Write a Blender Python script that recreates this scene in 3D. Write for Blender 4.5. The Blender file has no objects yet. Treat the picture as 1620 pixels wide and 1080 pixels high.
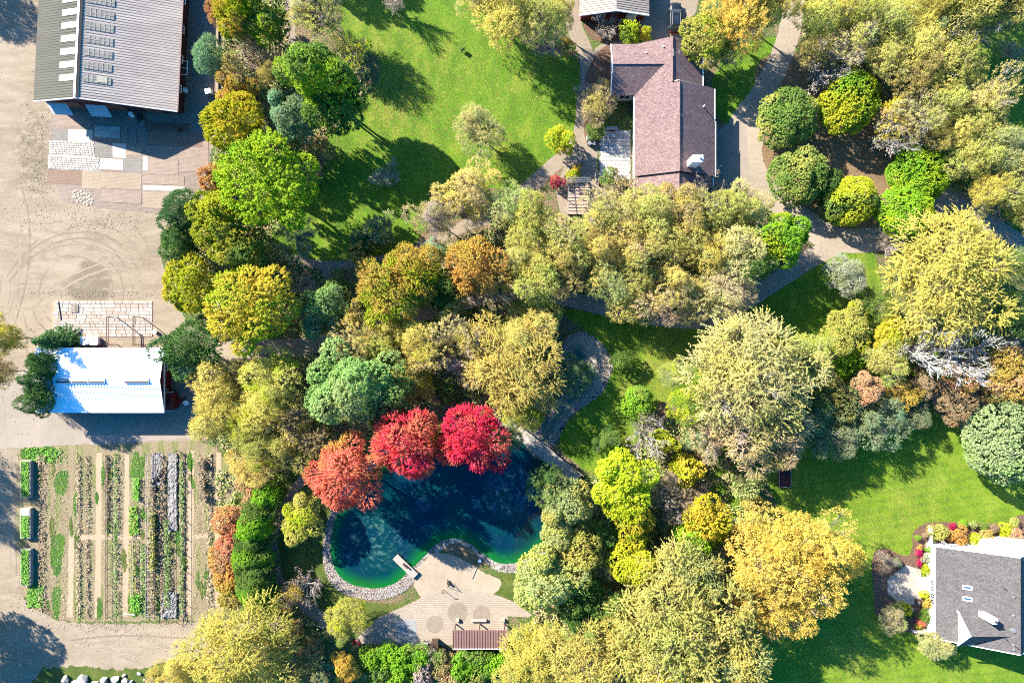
import bpy, math, random
import numpy as np
from mathutils import Vector
from mathutils.geometry import tessellate_polygon
PI = math.pi
SC = bpy.context.scene
COL = SC.collection
random.seed(4)
R = random.uniform

# ------------------------------------------------------------------ camera, light, exposure
CAMH = 108.0                       # drone height in metres
cam = bpy.data.cameras.new('drone_camera')
cam_o = bpy.data.objects.new('drone_camera', cam); COL.objects.link(cam_o)
cam.angle = 2 * math.atan(0.75); cam.sensor_width = 36
cam_o.location = (0, 0, CAMH); cam_o.rotation_euler = (0, 0, 0)
cam.clip_end = 2000; cam.clip_start = 1
SC.camera = cam_o

TO_SUN = Vector((-1.31, 1.0, 1.0)).normalized()
ELEV = math.asin(TO_SUN.z)
sun = bpy.data.lights.new('sun', 'SUN'); sun.energy = 5.0; sun.angle = math.radians(0.5); sun.color = (1.0, 0.93, 0.82)
sun_o = bpy.data.objects.new('sun', sun); COL.objects.link(sun_o)
sun_o.rotation_euler = TO_SUN.to_track_quat('Z', 'Y').to_euler()
w = bpy.data.worlds.new('World'); SC.world = w; w.use_nodes = True
wn = w.node_tree.nodes; wl = w.node_tree.links; wn.clear()
sky = wn.new('ShaderNodeTexSky'); sky.sky_type = 'NISHITA'; sky.sun_disc = False; sky.ozone_density = 3.0
sky.sun_elevation = ELEV; sky.sun_rotation = math.atan2(TO_SUN.x, TO_SUN.y)
bg = wn.new('ShaderNodeBackground'); bg.inputs[1].default_value = 0.095
wo = wn.new('ShaderNodeOutputWorld'); hs = wn.new('ShaderNodeHueSaturation'); hs.inputs['Saturation'].default_value = 1.8; wl.new(sky.outputs[0], hs.inputs['Color']); wl.new(hs.outputs[0], bg.inputs[0]); wl.new(bg.outputs[0], wo.inputs[0])
SC.view_settings.view_transform = 'Standard'; SC.view_settings.look = 'None'
SC.view_settings.exposure = 2.3; SC.view_settings.gamma = 1; SC.view_settings.use_curve_mapping = False
SC.cycles.max_bounces = 7; SC.cycles.diffuse_bounces = 5; SC.cycles.transmission_bounces = 5
SC.cycles.filter_width = 1.1; SC.cycles.use_denoising = False
SC.cycles.caustics_reflective = False; SC.cycles.caustics_refractive = False

# ------------------------------------------------------------------ coordinates
def G(u, v):                       # image pixel position (0.1 m units, origin at the photo's corner) on the ground, metres
    return ((u - 810) * 0.1, (540 - v) * 0.1)
def W(u, v, h):                    # image pixel (u, v) pushed along its line of sight to h metres up
    k = (CAMH - h) / CAMH
    return ((u - 810) * 0.1 * k, (540 - v) * 0.1 * k, h)

# ------------------------------------------------------------------ node helper
class NT:
    def __init__(s, name):
        s.m = bpy.data.materials.new(name); s.m.use_nodes = True
        s.t = s.m.node_tree; s.t.nodes.clear()
        s.out = s.t.nodes.new('ShaderNodeOutputMaterial')
        s._pos = None
    def n(s, typ, **kw):
        nd = s.t.nodes.new('ShaderNode' + typ)
        for k, v in kw.items(): setattr(nd, k, v)
        return nd
    def put(s, sock, v):
        if isinstance(v, bpy.types.NodeSocket): s.t.links.new(v, sock)
        elif isinstance(v, (int, float)):
            if hasattr(sock.default_value, '__len__'): sock.default_value = (v,) * len(sock.default_value)
            else: sock.default_value = v
        elif v is not None:
            if len(sock.default_value) == 4 and len(v) == 3: v = (*v, 1)
            sock.default_value = v
    def pos(s):
        if s._pos is None: s._pos = s.n('NewGeometry').outputs['Position']
        return s._pos
    def obj(s): return s.n('TexCoord').outputs['Object']
    def math(s, op, a, b=0.0, clamp=False):
        nd = s.n('Math', operation=op, use_clamp=clamp); s.put(nd.inputs[0], a); s.put(nd.inputs[1], b); return nd.outputs[0]
    def vm(s, op, a, b=(0, 0, 0)):
        nd = s.n('VectorMath', operation=op); s.put(nd.inputs[0], a); s.put(nd.inputs[1], b)
        return nd.outputs['Value'] if op in ('LENGTH', 'DISTANCE', 'DOT_PRODUCT') else nd.outputs[0]
    def mix(s, f, a, b, mode='MIX'):
        nd = s.n('Mix', data_type='RGBA', blend_type=mode); s.put(nd.inputs[0], f); s.put(nd.inputs[6], a); s.put(nd.inputs[7], b); return nd.outputs[2]
    def noise(s, scale, detail=3, vec=None, rough=0.55, dist=0.0):
        nd = s.n('TexNoise'); s.put(nd.inputs['Vector'], vec if vec is not None else s.pos())
        s.put(nd.inputs['Scale'], scale); s.put(nd.inputs['Detail'], detail); s.put(nd.inputs['Roughness'], rough); s.put(nd.inputs['Distortion'], dist)
        return nd.outputs['Fac']
    def vor(s, scale, vec=None, feature='F1', out='Distance'):
        nd = s.n('TexVoronoi', feature=feature); s.put(nd.inputs['Vector'], vec if vec is not None else s.pos()); s.put(nd.inputs['Scale'], scale)
        return nd.outputs[out]
    def step(s, x, a, b):          # smooth 0..1 between a and b
        nd = s.n('MapRange', interpolation_type='SMOOTHSTEP'); s.put(nd.inputs[0], x); s.put(nd.inputs[1], a); s.put(nd.inputs[2], b); return nd.outputs[0]
    def ramp(s, f, stops):
        nd = s.n('ValToRGB'); s.put(nd.inputs[0], f); e = nd.color_ramp.elements
        e[0].position, e[0].color = stops[0][0], (*stops[0][1], 1); e[1].position, e[1].color = stops[-1][0], (*stops[-1][1], 1)
        for p, c in stops[1:-1]:
            q = e.new(p); q.color = (*c, 1)
        return nd.outputs[0]
    def stretch(s, sx, sy, sz=1, rot=0, vec=None):
        nd = s.n('Mapping'); s.put(nd.inputs[0], vec if vec is not None else s.pos())
        nd.inputs['Rotation'].default_value = (0, 0, rot); nd.inputs['Scale'].default_value = (sx, sy, sz); return nd.outputs[0]
    def bump(s, h, strength=0.5, dist=0.1):
        nd = s.n('Bump'); s.put(nd.inputs['Height'], h); nd.inputs['Strength'].default_value = strength; nd.inputs['Distance'].default_value = dist; return nd.outputs[0]
    def done(s, col, rough=0.9, normal=None, metal=0.0, spec=0.3, k=0.6):
        if k != 1: col = s.mix(1.0, col, (k, k, k), 'MULTIPLY')
        b = s.n('BsdfPrincipled'); s.put(b.inputs['Base Color'], col); s.put(b.inputs['Roughness'], rough); s.put(b.inputs['Metallic'], metal)
        b.inputs['Specular IOR Level'].default_value = spec
        if normal is not None: s.put(b.inputs['Normal'], normal)
        s.t.links.new(b.outputs[0], s.out.inputs[0]); return s.m

def simple(name, c, rough=0.7, var=0.15, scale=3.0, metal=0.0, spec=0.3, bump=0.0, fine=25.0):
    t = NT(name); f = t.noise(scale, 4, t.obj()); g = t.noise(fine, 2, t.obj())
    f = t.math('ADD', t.math('MULTIPLY', f, .6), t.math('MULTIPLY', g, .4))
    lo = tuple(x * (1 - var) for x in c); hi = tuple(min(1, x * (1 + var)) for x in c)
    return t.done(t.mix(t.step(f, .35, .65), lo, hi), rough, t.bump(f, bump, .05) if bump else None, metal, spec, 1 if max(c) > .7 else .6)

# ------------------------------------------------------------------ mesh helper
class MB:
    def __init__(s): s.v = []; s.f = []; s.mi = []
    def face(s, pts, mi=0):
        i = len(s.v); s.v += [tuple(p) for p in pts]; s.f.append(tuple(range(i, i + len(pts)))); s.mi.append(mi)
    def poly(s, vs, fs, mi=0):
        i = len(s.v); s.v += [tuple(p) for p in vs]; s.f += [tuple(i + j for j in f) for f in fs]; s.mi += [mi] * len(fs); return s
    def box(s, x0, x1, y0, y1, z0, z1, mi=0, rot=0, bev=0):
        cx, cy = (x0 + x1) / 2, (y0 + y1) / 2; c, n = math.cos(rot), math.sin(rot)
        def q(x, y): dx, dy = x - cx, y - cy; return cx + dx * c - dy * n, cy + dx * n + dy * c
        if bev <= 0:
            vs = [(*q(x, y), z) for z in (z0, z1) for x, y in ((x0, y0), (x1, y0), (x1, y1), (x0, y1))]
            fs = [(3, 2, 1, 0), (4, 5, 6, 7)] + [(i, (i + 1) % 4, 4 + (i + 1) % 4, 4 + i) for i in range(4)]
            return s.poly(vs, fs, mi)
        b = bev
        vs = [(*q(x, y), z0) for x, y in ((x0, y0), (x1, y0), (x1, y1), (x0, y1))]
        vs += [(*q(x, y), z1 - b) for x, y in ((x0, y0), (x1, y0), (x1, y1), (x0, y1))]
        vs += [(*q(x, y), z1) for x, y in ((x0 + b, y0 + b), (x1 - b, y0 + b), (x1 - b, y1 - b), (x0 + b, y1 - b))]
        fs = [(3, 2, 1, 0), (8, 9, 10, 11)] + [(i, (i + 1) % 4, 4 + (i + 1) % 4, 4 + i) for i in range(4)] + [(4 + i, 4 + (i + 1) % 4, 8 + (i + 1) % 4, 8 + i) for i in range(4)]
        return s.poly(vs, fs, mi)
    def slab(s, pts, t, mi=0):     # 3-D polygon thickened straight down
        n = len(pts); vs = list(pts) + [(x, y, z - t) for x, y, z in pts]
        fs = [tuple(range(n)), tuple(reversed(range(n, 2 * n)))] + [(i, n + i, n + (i + 1) % n, (i + 1) % n) for i in range(n)]
        return s.poly(vs, fs, mi)
    def prism(s, pts, z0, z1, mi=0):
        return s.slab([(x, y, z1) for x, y in pts], z1 - z0, mi)
    def tube(s, pts, rads, k=6, mi=0, cap=True):
        pts = [Vector(p) for p in pts]
        if isinstance(rads, (int, float)): rads = [rads] * len(pts)
        i0 = len(s.v); n = len(pts)
        for j, p in enumerate(pts):
            d = (pts[min(j + 1, n - 1)] - pts[max(j - 1, 0)])
            if d.length < 1e-6: d = Vector((0, 0, 1))
            d.normalize(); a = d.orthogonal().normalized()
            if abs(d.z) < .9: a = d.cross(Vector((0, 0, 1))).normalized()
            else: a = d.cross(Vector((1, 0, 0))).normalized()
            b = d.cross(a)
            for q in range(k):
                t = 2 * PI * q / k; s.v.append(tuple(p + (a * math.cos(t) + b * math.sin(t)) * rads[j]))
        for j in range(n - 1):
            for q in range(k):
                s.f.append((i0 + j * k + q, i0 + j * k + (q + 1) % k, i0 + (j + 1) * k + (q + 1) % k, i0 + (j + 1) * k + q)); s.mi.append(mi)
        if cap:
            s.f.append(tuple(i0 + (n - 1) * k + q for q in range(k))); s.mi.append(mi)
            s.f.append(tuple(i0 + q for q in reversed(range(k)))); s.mi.append(mi)
        return s
    def cyl(s, x, y, z0, z1, r, r2=None, k=16, mi=0):
        return s.tube([(x, y, z0), (x, y, z1)], [r, r if r2 is None else r2], k, mi)
    def ball(s, c, r, k=8, mi=0, sq=(1, 1, 1), jit=0):
        n = max(4, k // 2); vs = []
        for i in range(n + 1):
            a = PI * i / n
            for j in range(k):
                t = 2 * PI * j / k; jj = 1 + R(-jit, jit)
                vs.append((c[0] + r * sq[0] * jj * math.sin(a) * math.cos(t), c[1] + r * sq[1] * jj * math.sin(a) * math.sin(t), c[2] + r * sq[2] * jj * math.cos(a)))
        fs = [(i * k + j, (i + 1) * k + j, (i + 1) * k + (j + 1) % k, i * k + (j + 1) % k) for i in range(n) for j in range(k)]
        return s.poly(vs, fs, mi)
    def mesh(s, name, mats, smooth=False):
        me = bpy.data.meshes.new(name); me.from_pydata(s.v, [], s.f)
        for m in (mats if isinstance(mats, (list, tuple)) else [mats]): me.materials.append(m)
        me.polygons.foreach_set('material_index', s.mi)
        if smooth: me.polygons.foreach_set('use_smooth', [True] * len(s.f))
        me.update(); return me
    def build(s, name, mats, parent=None, smooth=False):
        return link(name, s.mesh(name, mats, smooth), parent)

def link(name, me, parent=None):
    o = bpy.data.objects.new(name, me); COL.objects.link(o)
    if parent is not None: o.parent = parent
    return o
def tag(o, label=None, cat=None, group=None, kind=None):
    if label: o['label'] = label
    if cat: o['category'] = cat
    if group: o['group'] = group
    if kind: o['kind'] = kind
    return o
def thing(name, label, cat, loc=(0, 0, 0), rz=0, group=None):
    o = bpy.data.objects.new(name, None); COL.objects.link(o); o.location = loc; o.rotation_euler = (0, 0, rz)
    o.empty_display_size = .3
    return tag(o, label, cat, group)

def spline(pts, closed=True, n=8):
    P = [np.array(p, float) for p in pts]; out = []; m = len(P)
    for i in range(m if closed else m - 1):
        if closed: a, b, c, d = P[i - 1], P[i], P[(i + 1) % m], P[(i + 2) % m]
        else: a, b, c, d = P[max(i - 1, 0)], P[i], P[i + 1], P[min(i + 2, m - 1)]
        for k in range(n):
            t = k / n; out.append(.5 * ((2 * b) + (c - a) * t + (2 * a - 5 * b + 4 * c - d) * t * t + (3 * b - 3 * c + d - a) * t ** 3))
    if not closed: out.append(P[-1])
    return [tuple(p) for p in out]
def rough_edge(pts, amp, seg=4.0):
    out = []; n = len(pts)
    for i in range(n):
        a, b = pts[i], pts[(i + 1) % n]; L = math.hypot(b[0] - a[0], b[1] - a[1]); k = max(1, int(L / seg))
        for j in range(k):
            t = j / k; out.append((a[0] + (b[0] - a[0]) * t + R(-amp, amp), a[1] + (b[1] - a[1]) * t + R(-amp, amp)))
    return out
def sheet(name, pts, z, mat, parent=None, smooth=True, amp=0, n=6, kind='structure', seg=4.0):
    P = spline(pts, True, n) if smooth else list(pts)
    if amp: P = rough_edge(P, amp, seg)
    vs = [(*G(u, v), z) for u, v in P]
    tri = tessellate_polygon([[Vector(p) for p in vs]])
    fs = []
    for t in tri:
        a, b, c = (Vector(vs[i]) for i in t)
        if (b - a).cross(c - a).z < 0: t = (t[0], t[2], t[1])
        fs.append(tuple(t))
    me = bpy.data.meshes.new(name); me.from_pydata(vs, [], fs); me.materials.append(mat); me.update()
    o = link(name, me, parent)
    if kind and parent is None: o['kind'] = kind
    return o
def ribbon_pts(line, wid, n=8):
    L = spline(line, False, n) if n else line
    if not hasattr(wid, '__len__'): wid = [wid] * len(line)
    a, b = [], []
    for i, p in enumerate(L):
        q0, q1 = L[max(i - 1, 0)], L[min(i + 1, len(L) - 1)]
        dx, dy = q1[0] - q0[0], q1[1] - q0[1]; d = math.hypot(dx, dy) or 1
        t = i / max(1, n); k = min(int(t), len(wid) - 2) if len(wid) > 1 else 0; ww = wid[k] + (wid[min(k + 1, len(wid) - 1)] - wid[k]) * (t - k)
        a.append((p[0] - dy / d * ww / 2, p[1] + dx / d * ww / 2)); b.append((p[0] + dy / d * ww / 2, p[1] - dx / d * ww / 2))
    return a, b
def ribbon(name, line, wid, z, mat, n=8, amp=0, kind='structure'):
    a, b = ribbon_pts(line, wid, n); vs = []; fs = []
    for p, q in zip(a, b):
        j = (R(-amp, amp), R(-amp, amp)) if amp else (0, 0)
        vs += [(*G(p[0] + j[0], p[1] + j[1]), z), (*G(q[0] - j[0], q[1] + j[1]), z)]
    for i in range(len(a) - 1): fs.append((2 * i, 2 * i + 2, 2 * i + 3, 2 * i + 1))
    me = bpy.data.meshes.new(name); me.from_pydata(vs, [], fs); me.materials.append(mat); me.update()
    if me.polygons[0].normal.z < 0: me.flip_normals()
    o = link(name, me)
    if kind: o['kind'] = kind
    return o
def inside(px, py, poly):
    x, y = np.asarray(px), np.asarray(py); c = np.zeros(x.shape, bool); n = len(poly)
    for i in range(n):
        x0, y0 = poly[i]; x1, y1 = poly[i - 1]
        k = ((y0 > y) != (y1 > y)) & (x < (x1 - x0) * (y - y0) / ((y1 - y0) or 1e-9) + x0); c ^= k
    return c
def edge_dist(px, py, poly, closed=True):
    x, y = np.asarray(px, float), np.asarray(py, float); best = np.full(x.shape, 1e9); n = len(poly)
    for i in range(n if closed else n - 1):
        a = np.array(poly[i]); b = np.array(poly[(i + 1) % n]); d = b - a; L = max(float(d @ d), 1e-9)
        t = np.clip(((x - a[0]) * d[0] + (y - a[1]) * d[1]) / L, 0, 1)
        best = np.minimum(best, np.hypot(x - a[0] - t * d[0], y - a[1] - t * d[1]))
    return best

# ------------------------------------------------------------------ ground materials
def m_floor():                     # leaf litter with low green growth
    t = NT('leaf_litter'); a = t.noise(.09, 4); b = t.noise(1.3, 5); c = t.noise(7, 3)
    lit = t.ramp(c, [(.3, (.07, .045, .028)), (.5, (.20, .14, .08)), (.7, (.38, .28, .16))])
    gr = t.ramp(c, [(.3, (.03, .06, .015)), (.55, (.10, .15, .03)), (.75, (.24, .26, .06))])
    f = t.step(t.math('ADD', t.math('MULTIPLY', a, .6), t.math('MULTIPLY', b, .4)), .44, .54)
    return t.done(t.mix(f, lit, gr), .95, t.bump(t.noise(4, 5), 1, .25))
def m_lawn(name, c0, c1, dry, dryamt=.5, mow=0.0):
    t = NT(name); a = t.noise(.06, 3); b = t.noise(.5, 5, t.stretch(1, .55, 1, .6)); c = t.noise(6, 4, t.stretch(1.4, .6, 1, .7)); d = t.noise(26, 2)
    f = t.math('ADD', t.math('MULTIPLY', b, .5), t.math('MULTIPLY', c, .5))
    col = t.mix(t.step(f, .35, .65), c0, c1)
    dm = t.math('MULTIPLY', t.step(t.math('ADD', t.math('MULTIPLY', a, .55), t.math('MULTIPLY', b, .45)), .46, .66), dryamt)
    dm = t.math('MULTIPLY', dm, t.step(c, .3, .6))
    col = t.mix(dm, col, dry)
    col = t.mix(t.step(t.math('ADD', t.math('MULTIPLY', d, .5), t.math('MULTIPLY', t.noise(2.2, 5, rough=.75), .5)), .38, .58), t.mix(.55, col, (.02, .06, .002)), col)
    if mow:
        sx = t.n('TexWave', wave_type='BANDS', bands_direction='Y', wave_profile='SIN')
        t.put(sx.inputs[0], t.stretch(.7, .7, 1, -.15)); sx.inputs['Scale'].default_value = .32; sx.inputs['Distortion'].default_value = 2.5; sx.inputs['Detail Scale'].default_value = .2
        col = t.mix(t.math('MULTIPLY', sx.outputs['Fac'], mow), col, t.mix(.5, col, (c1[0] * 1.6, c1[1] * 1.3, c1[2])))
    return t.done(col, .95, t.bump(t.math('ADD', c, d), .9, .12))
def m_dirt():
    t = NT('packed_dirt'); a = t.noise(.05, 4); b = t.noise(.35, 6, rough=.65); c = t.noise(5, 5, rough=.7)
    w1 = t.noise(.3, 5, t.stretch(.35, 1.5, 1, .5), dist=1.4)
    col = t.ramp(t.math('ADD', t.math('MULTIPLY', a, .35), t.math('MULTIPLY', w1, .65)), [(.3, (.20, .152, .10)), (.5, (.29, .23, .158)), (.68, (.345, .28, .20))])
    col = t.mix(t.math('MULTIPLY', t.step(b, .55, .72), .45), col, (.20, .15, .105))
    col = t.mix(t.math('MULTIPLY', t.step(c, .55, .8), .2), col, (.16, .12, .085))
    # weathered greener verge beside the paver yard
    v = t.math('SUBTRACT', 1.0, t.step(t.vm('LENGTH', t.vm('MULTIPLY', t.vm('SUBTRACT', t.pos(), (*G(52, 235), 0)), (1, .45, 0))), 1.5, 4.2))
    v = t.math('MULTIPLY', v, t.step(t.noise(.9, 5), .42, .58)); col = t.mix(t.math('MULTIPLY', v, .75), col, (.16, .13, .075))
    d = t.vm('LENGTH', t.vm('MULTIPLY', t.vm('SUBTRACT', t.pos(), (*G(142, 448), 0)), (1, .95, 0)))
    d = t.math('ADD', d, t.math('MULTIPLY', t.noise(.3, 4), 5.0))
    col = t.mix(t.math('MULTIPLY', t.math('SUBTRACT', 1.0, t.step(d, 5.2, 6.4)), .8), col, t.mix(c, (.12, .095, .06), (.2, .16, .11)))
    # wheel scuffs: arcs about a turning centre
    r = t.vm('LENGTH', t.vm('SUBTRACT', t.pos(), (*G(120, 465), 0)))
    r = t.math('ADD', r, t.math('MULTIPLY', t.noise(.25, 2), 1.6))
    arc = t.math('ABSOLUTE', t.math('SINE', t.math('MULTIPLY', r, 2.1)))
    am = t.math('MULTIPLY', t.step(arc, .93, 1.0), t.math('MULTIPLY', t.step(r, 6, 7), t.math('SUBTRACT', 1.0, t.step(r, 12, 14))))
    am = t.math('MULTIPLY', am, t.step(t.noise(.2, 3), .45, .6))
    col = t.mix(t.math('MULTIPLY', am, .8), col, (.17, .135, .10))
    sp = t.vor(1.7); col = t.mix(t.math('MULTIPLY', t.math('SUBTRACT', 1.0, t.step(sp, .07, .2)), t.math('MULTIPLY', t.step(t.noise(.12, 4), .5, .66), .5)), col, (.13, .10, .07))
    w2 = t.noise(.7, 6, t.stretch(.5, 1.4, 1, -.5), .7, 1.0); col = t.mix(t.math('MULTIPLY', t.step(w2, .5, .75), .55), col, (.41, .345, .26))
    w3 = t.noise(.22, 6, t.stretch(.6, 1.2, 1, .9), .72, 1.6); col = t.mix(t.math('MULTIPLY', t.step(w3, .52, .66), .45), col, (.20, .15, .105))
    return t.done(col, .95, t.bump(t.math('ADD', c, t.math('ADD', t.math('MULTIPLY', w1, .5), w2)), .55, .08))
def m_pave(name, c, var=.12, sc=1.2, joints=None, cell=(1, 1), jc=None):
    t = NT(name); a = t.noise(.15, 4); b = t.noise(sc, 6, rough=.7); d = t.noise(14, 2)
    f = t.math('ADD', t.math('MULTIPLY', a, .35), t.math('ADD', t.math('MULTIPLY', b, .45), t.math('MULTIPLY', d, .2)))
    col = t.mix(t.step(f, .36, .64), tuple(x * (1 - var) for x in c), tuple(x * (1 + var) for x in c))
    h = f
    if joints:
        br = t.n('TexBrick'); t.put(br.inputs['Vector'], t.stretch(1, 1, 1, joints)); br.inputs['Scale'].default_value = 1
        br.inputs['Brick Width'].default_value = cell[0]; br.inputs['Row Height'].default_value = cell[1]; br.inputs['Mortar Size'].default_value = .035; br.inputs['Bias'].default_value = 0
        t.put(br.inputs['Color1'], (.72, .72, .72)); t.put(br.inputs['Color2'], (1, 1, 1)); t.put(br.inputs['Mortar'], (.45, .42, .4))
        col = t.mix(.6, col, t.mix(1.0, col, br.outputs['Color'], 'MULTIPLY')); h = br.outputs['Color']
    return t.done(col, .9, t.bump(h, .5, .04))
def m_gravel(name, lo, hi, sc=2.4):
    t = NT(name); v = t.vor(sc, out='Color'); d = t.vor(sc)
    g = t.n('SeparateColor'); t.put(g.inputs[0], v); col = t.mix(g.outputs[0], lo, hi)
    col = t.mix(t.step(d, .5, .8), col, tuple(x * .35 for x in lo))
    return t.done(col, .9, t.bump(t.math('SUBTRACT', 1.0, d), 1, .12))
def m_mulch(name, lo, hi, sc=6):
    t = NT(name); a = t.noise(sc, 5, rough=.7); b = t.noise(.6, 3)
    col = t.mix(t.step(a, .35, .65), lo, hi); col = t.mix(t.math('MULTIPLY', t.step(b, .5, .7), .4), col, tuple(x * .6 for x in lo))
    return t.done(col, .95, t.bump(a, 1, .15))
def m_garden():
    t = NT('garden_soil'); a = t.noise(.5, 4, t.stretch(1.6, .22)); b = t.noise(4.5, 5, rough=.75); c = t.noise(9, 4)
    base = t.ramp(t.math('ADD', t.math('MULTIPLY', a, .5), t.math('MULTIPLY', c, .5)), [(.35, (.19, .145, .075)), (.5, (.30, .24, .135)), (.65, (.40, .33, .21))])
    base = t.mix(t.math('MULTIPLY', t.step(a, .50, .58), .7), base, t.mix(c, (.06, .10, .015), (.24, .25, .06)))
    col = t.mix(t.step(b, .58, .66), base, (.075, .055, .035))
    return t.done(col, .95, t.bump(b, 1, .15))
def m_water():
    t = NT('pond_water'); at = t.n('Attribute', attribute_name='shore'); sh = at.outputs['Fac']
    deep = t.mix(t.step(t.noise(.12, 3), .35, .65), (.001, .013, .030), (.001, .024, .027))
    g = t.math('SUBTRACT', 1.0, t.step(t.math('ADD', sh, t.math('MULTIPLY', t.noise(.5, 3), .9)), .3, 2.8))
    col = t.mix(t.math('MULTIPLY', g, .9), deep, (.004, .085, .008))
    # pale algae film drawn into a swirl
    def swirl(cu, cv, rad, twist, amt, sc=.55, thr=(.52, .66), tint=(.10, .23, .19)):
        p = t.vm('SUBTRACT', t.pos(), (*G(cu, cv), 0)); r = t.vm('LENGTH', p)
        rot = t.n('VectorRotate', rotation_type='Z_AXIS'); t.put(rot.inputs['Vector'], p); t.put(rot.inputs['Angle'], t.math('MULTIPLY', t.math('SUBTRACT', rad, r), twist))
        q = t.vm('MULTIPLY', rot.outputs[0], (1, .8, 1)); n1 = t.noise(sc * .8, 12, q, .72, .5)
        m = t.math('MULTIPLY', t.step(n1, *thr), t.math('SUBTRACT', 1.0, t.step(t.math('ADD', r, t.math('MULTIPLY', t.noise(.35, 4), rad * .6)), rad * .7, rad * 1.15)))
        return m, amt, tint
    for m, a, tint in (swirl(598, 850, 7.4, .24, .75, 1.5, (.49, .66), (.05, .12, .095)), swirl(700, 770, 9.5, .12, .3, 1.4, (.60, .74)), swirl(790, 870, 7, .15, .3, 1.6, (.58, .72)), swirl(808, 778, 6.2, .05, .55, 1.5, (.45, .60), (.04, .12, .16)), swirl(668, 798, 1.8, .05, .35, 2.0, (.42, .64), (.06, .15, .22)), swirl(690, 765, 4.0, .05, .5, 2.2, (.58, .70), (.10, .2, .22))):
        col = t.mix(t.math('MULTIPLY', m, a), col, tint)
    col = t.mix(t.math('MULTIPLY', t.step(t.noise(3.5, 2), .73, .78), .5), col, (.3, .34, .3))
    b = t.n('BsdfPrincipled'); t.put(b.inputs['Base Color'], col); b.inputs['Roughness'].default_value = .12; b.inputs['IOR'].default_value = 1.33
    t.put(b.inputs['Normal'], t.bump(t.noise(1.6, 3, t.stretch(1, 2)), .12, .05)); t.t.links.new(b.outputs[0], t.out.inputs[0]); return t.m

MFLOOR = m_floor()
MLAWN = m_lawn('lawn_grass', (.10, .215, .006), (.205, .37, .007), (.36, .34, .05), .9)
MLAWN2 = m_lawn('mown_lawn', (.13, .235, .006), (.22, .37, .007), (.36, .37, .05), .75, .25)
MROUGH = m_lawn('rough_grass', (.06, .11, .01), (.17, .20, .03), (.27, .22, .07), .7)
MDIRT = m_dirt()
MCONC = m_pave('worn_concrete', (.30, .25, .195), .12, .5)
MPATH = m_pave('paver_path', (.34, .275, .20), .10, 1.5, .6, (.5, .25))
MROAD = m_pave('gravel_road', (.33, .27, .20), .2, 2.2)
MSAND = m_pave('beach_sand', (.37, .295, .21), .14, .9)
MGRAVEL = m_gravel('shore_gravel', (.24, .205, .165), (.42, .38, .33))
MMULCH = m_mulch('bark_mulch', (.10, .05, .03), (.25, .15, .10))
MREDMULCH = m_mulch('red_leaf_mulch', (.15, .085, .04), (.33, .23, .12))
MGARDEN = m_garden()
MTAN = m_pave('straw_path', (.40, .29, .185), .10, 2)
MWATER = m_water()

# ------------------------------------------------------------------ ground sheets (4 mm steps)
g = MB(); g.face([(-600, -600, 0), (600, -600, 0), (600, 600, 0), (-600, 600, 0)]); g.build('ground', MFLOOR)['kind'] = 'structure'
sheet('lawn', [(545, -300), (760, -300), (790, -20), (830, 70), (905, 90), (920, 120), (910, 195), (885, 255), (835, 300), (770, 300), (690, 345), (640, 400), (560, 420), (450, 418), (420, 360), (505, 280), (515, 210), (585, 150), (600, 90), (540, 40)], .004, MLAWN, amp=2)
sheet('lawn', [(1125, 140), (1150, 90), (1215, 60), (1240, 70), (1225, 110), (1195, 160), (1170, 200), (1140, 190)], .004, MLAWN, amp=1.5)
sheet('lawn', [(1420, -200), (1900, -200), (1900, 460), (1650, 400), (1585, 340), (1560, 250), (1530, 170), (1440, 80)], .004, MLAWN, amp=2)
sheet('lawn', [(890, 490), (1000, 505), (1110, 512), (1180, 490), (1280, 425), (1335, 395), (1380, 400), (1400, 470), (1440, 560), (1400, 610), (1280, 620), (1180, 640), (1080, 640), (1010, 700), (950, 750), (915, 735), (885, 705), (905, 660), (960, 610), (962, 560), (930, 525)], .004, MLAWN, amp=2)
sheet('lawn', [(1235, 600), (1400, 640), (1560, 630), (1900, 560), (1900, 1500), (1100, 1500), (1150, 1060), (1240, 960), (1235, 820), (1205, 730)], .004, MLAWN2, amp=2)
sheet('lawn', [(1095, 720), (1130, 700), (1180, 725), (1210, 760), (1190, 800), (1150, 820), (1120, 790)], .004, MLAWN, amp=3)
sheet('lawn', [(440, 790), (480, 775), (530, 830), (515, 900), (535, 935), (610, 955), (665, 940), (672, 915), (690, 930), (672, 955), (610, 985), (540, 990), (480, 955), (446, 905)], .004, MROUGH, amp=2)
sheet('lawn', [(380, 600), (500, 600), (540, 690), (500, 760), (440, 780), (390, 800), (350, 800), (350, 700)], .004, MROUGH, amp=3)
sheet('lawn', [(790, 890), (830, 880), (850, 900), (850, 950), (836, 962), (790, 945)], .004, MROUGH, amp=2)
sheet('dirt_yard', [(-900, -900), (250, -900), (352, -200), (352, 160), (332, 250), (325, 330), (262, 360), (258, 420), (290, 500), (345, 545), (370, 600), (330, 640), (312, 700), (50, 708), (36, 760), (36, 930), (60, 965), (120, 985), (290, 985), (400, 975), (420, 1000), (330, 1060), (200, 1066), (90, 1066), (60, 1090), (20, 1500), (-900, 1500)], .004, MDIRT, amp=2, n=5)
sheet('rough_verge', [(60, 1066), (200, 1058), (300, 1056), (300, 1200), (40, 1200)], .010, MROUGH, amp=3)
sheet('concrete_apron', [(-40, 590), (70, 585), (84, 560), (320, 560), (330, 640), (308, 688), (308, 692), (200, 700), (100, 704), (20, 708), (-40, 700)], .012, MCONC, n=3, amp=1)
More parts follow.
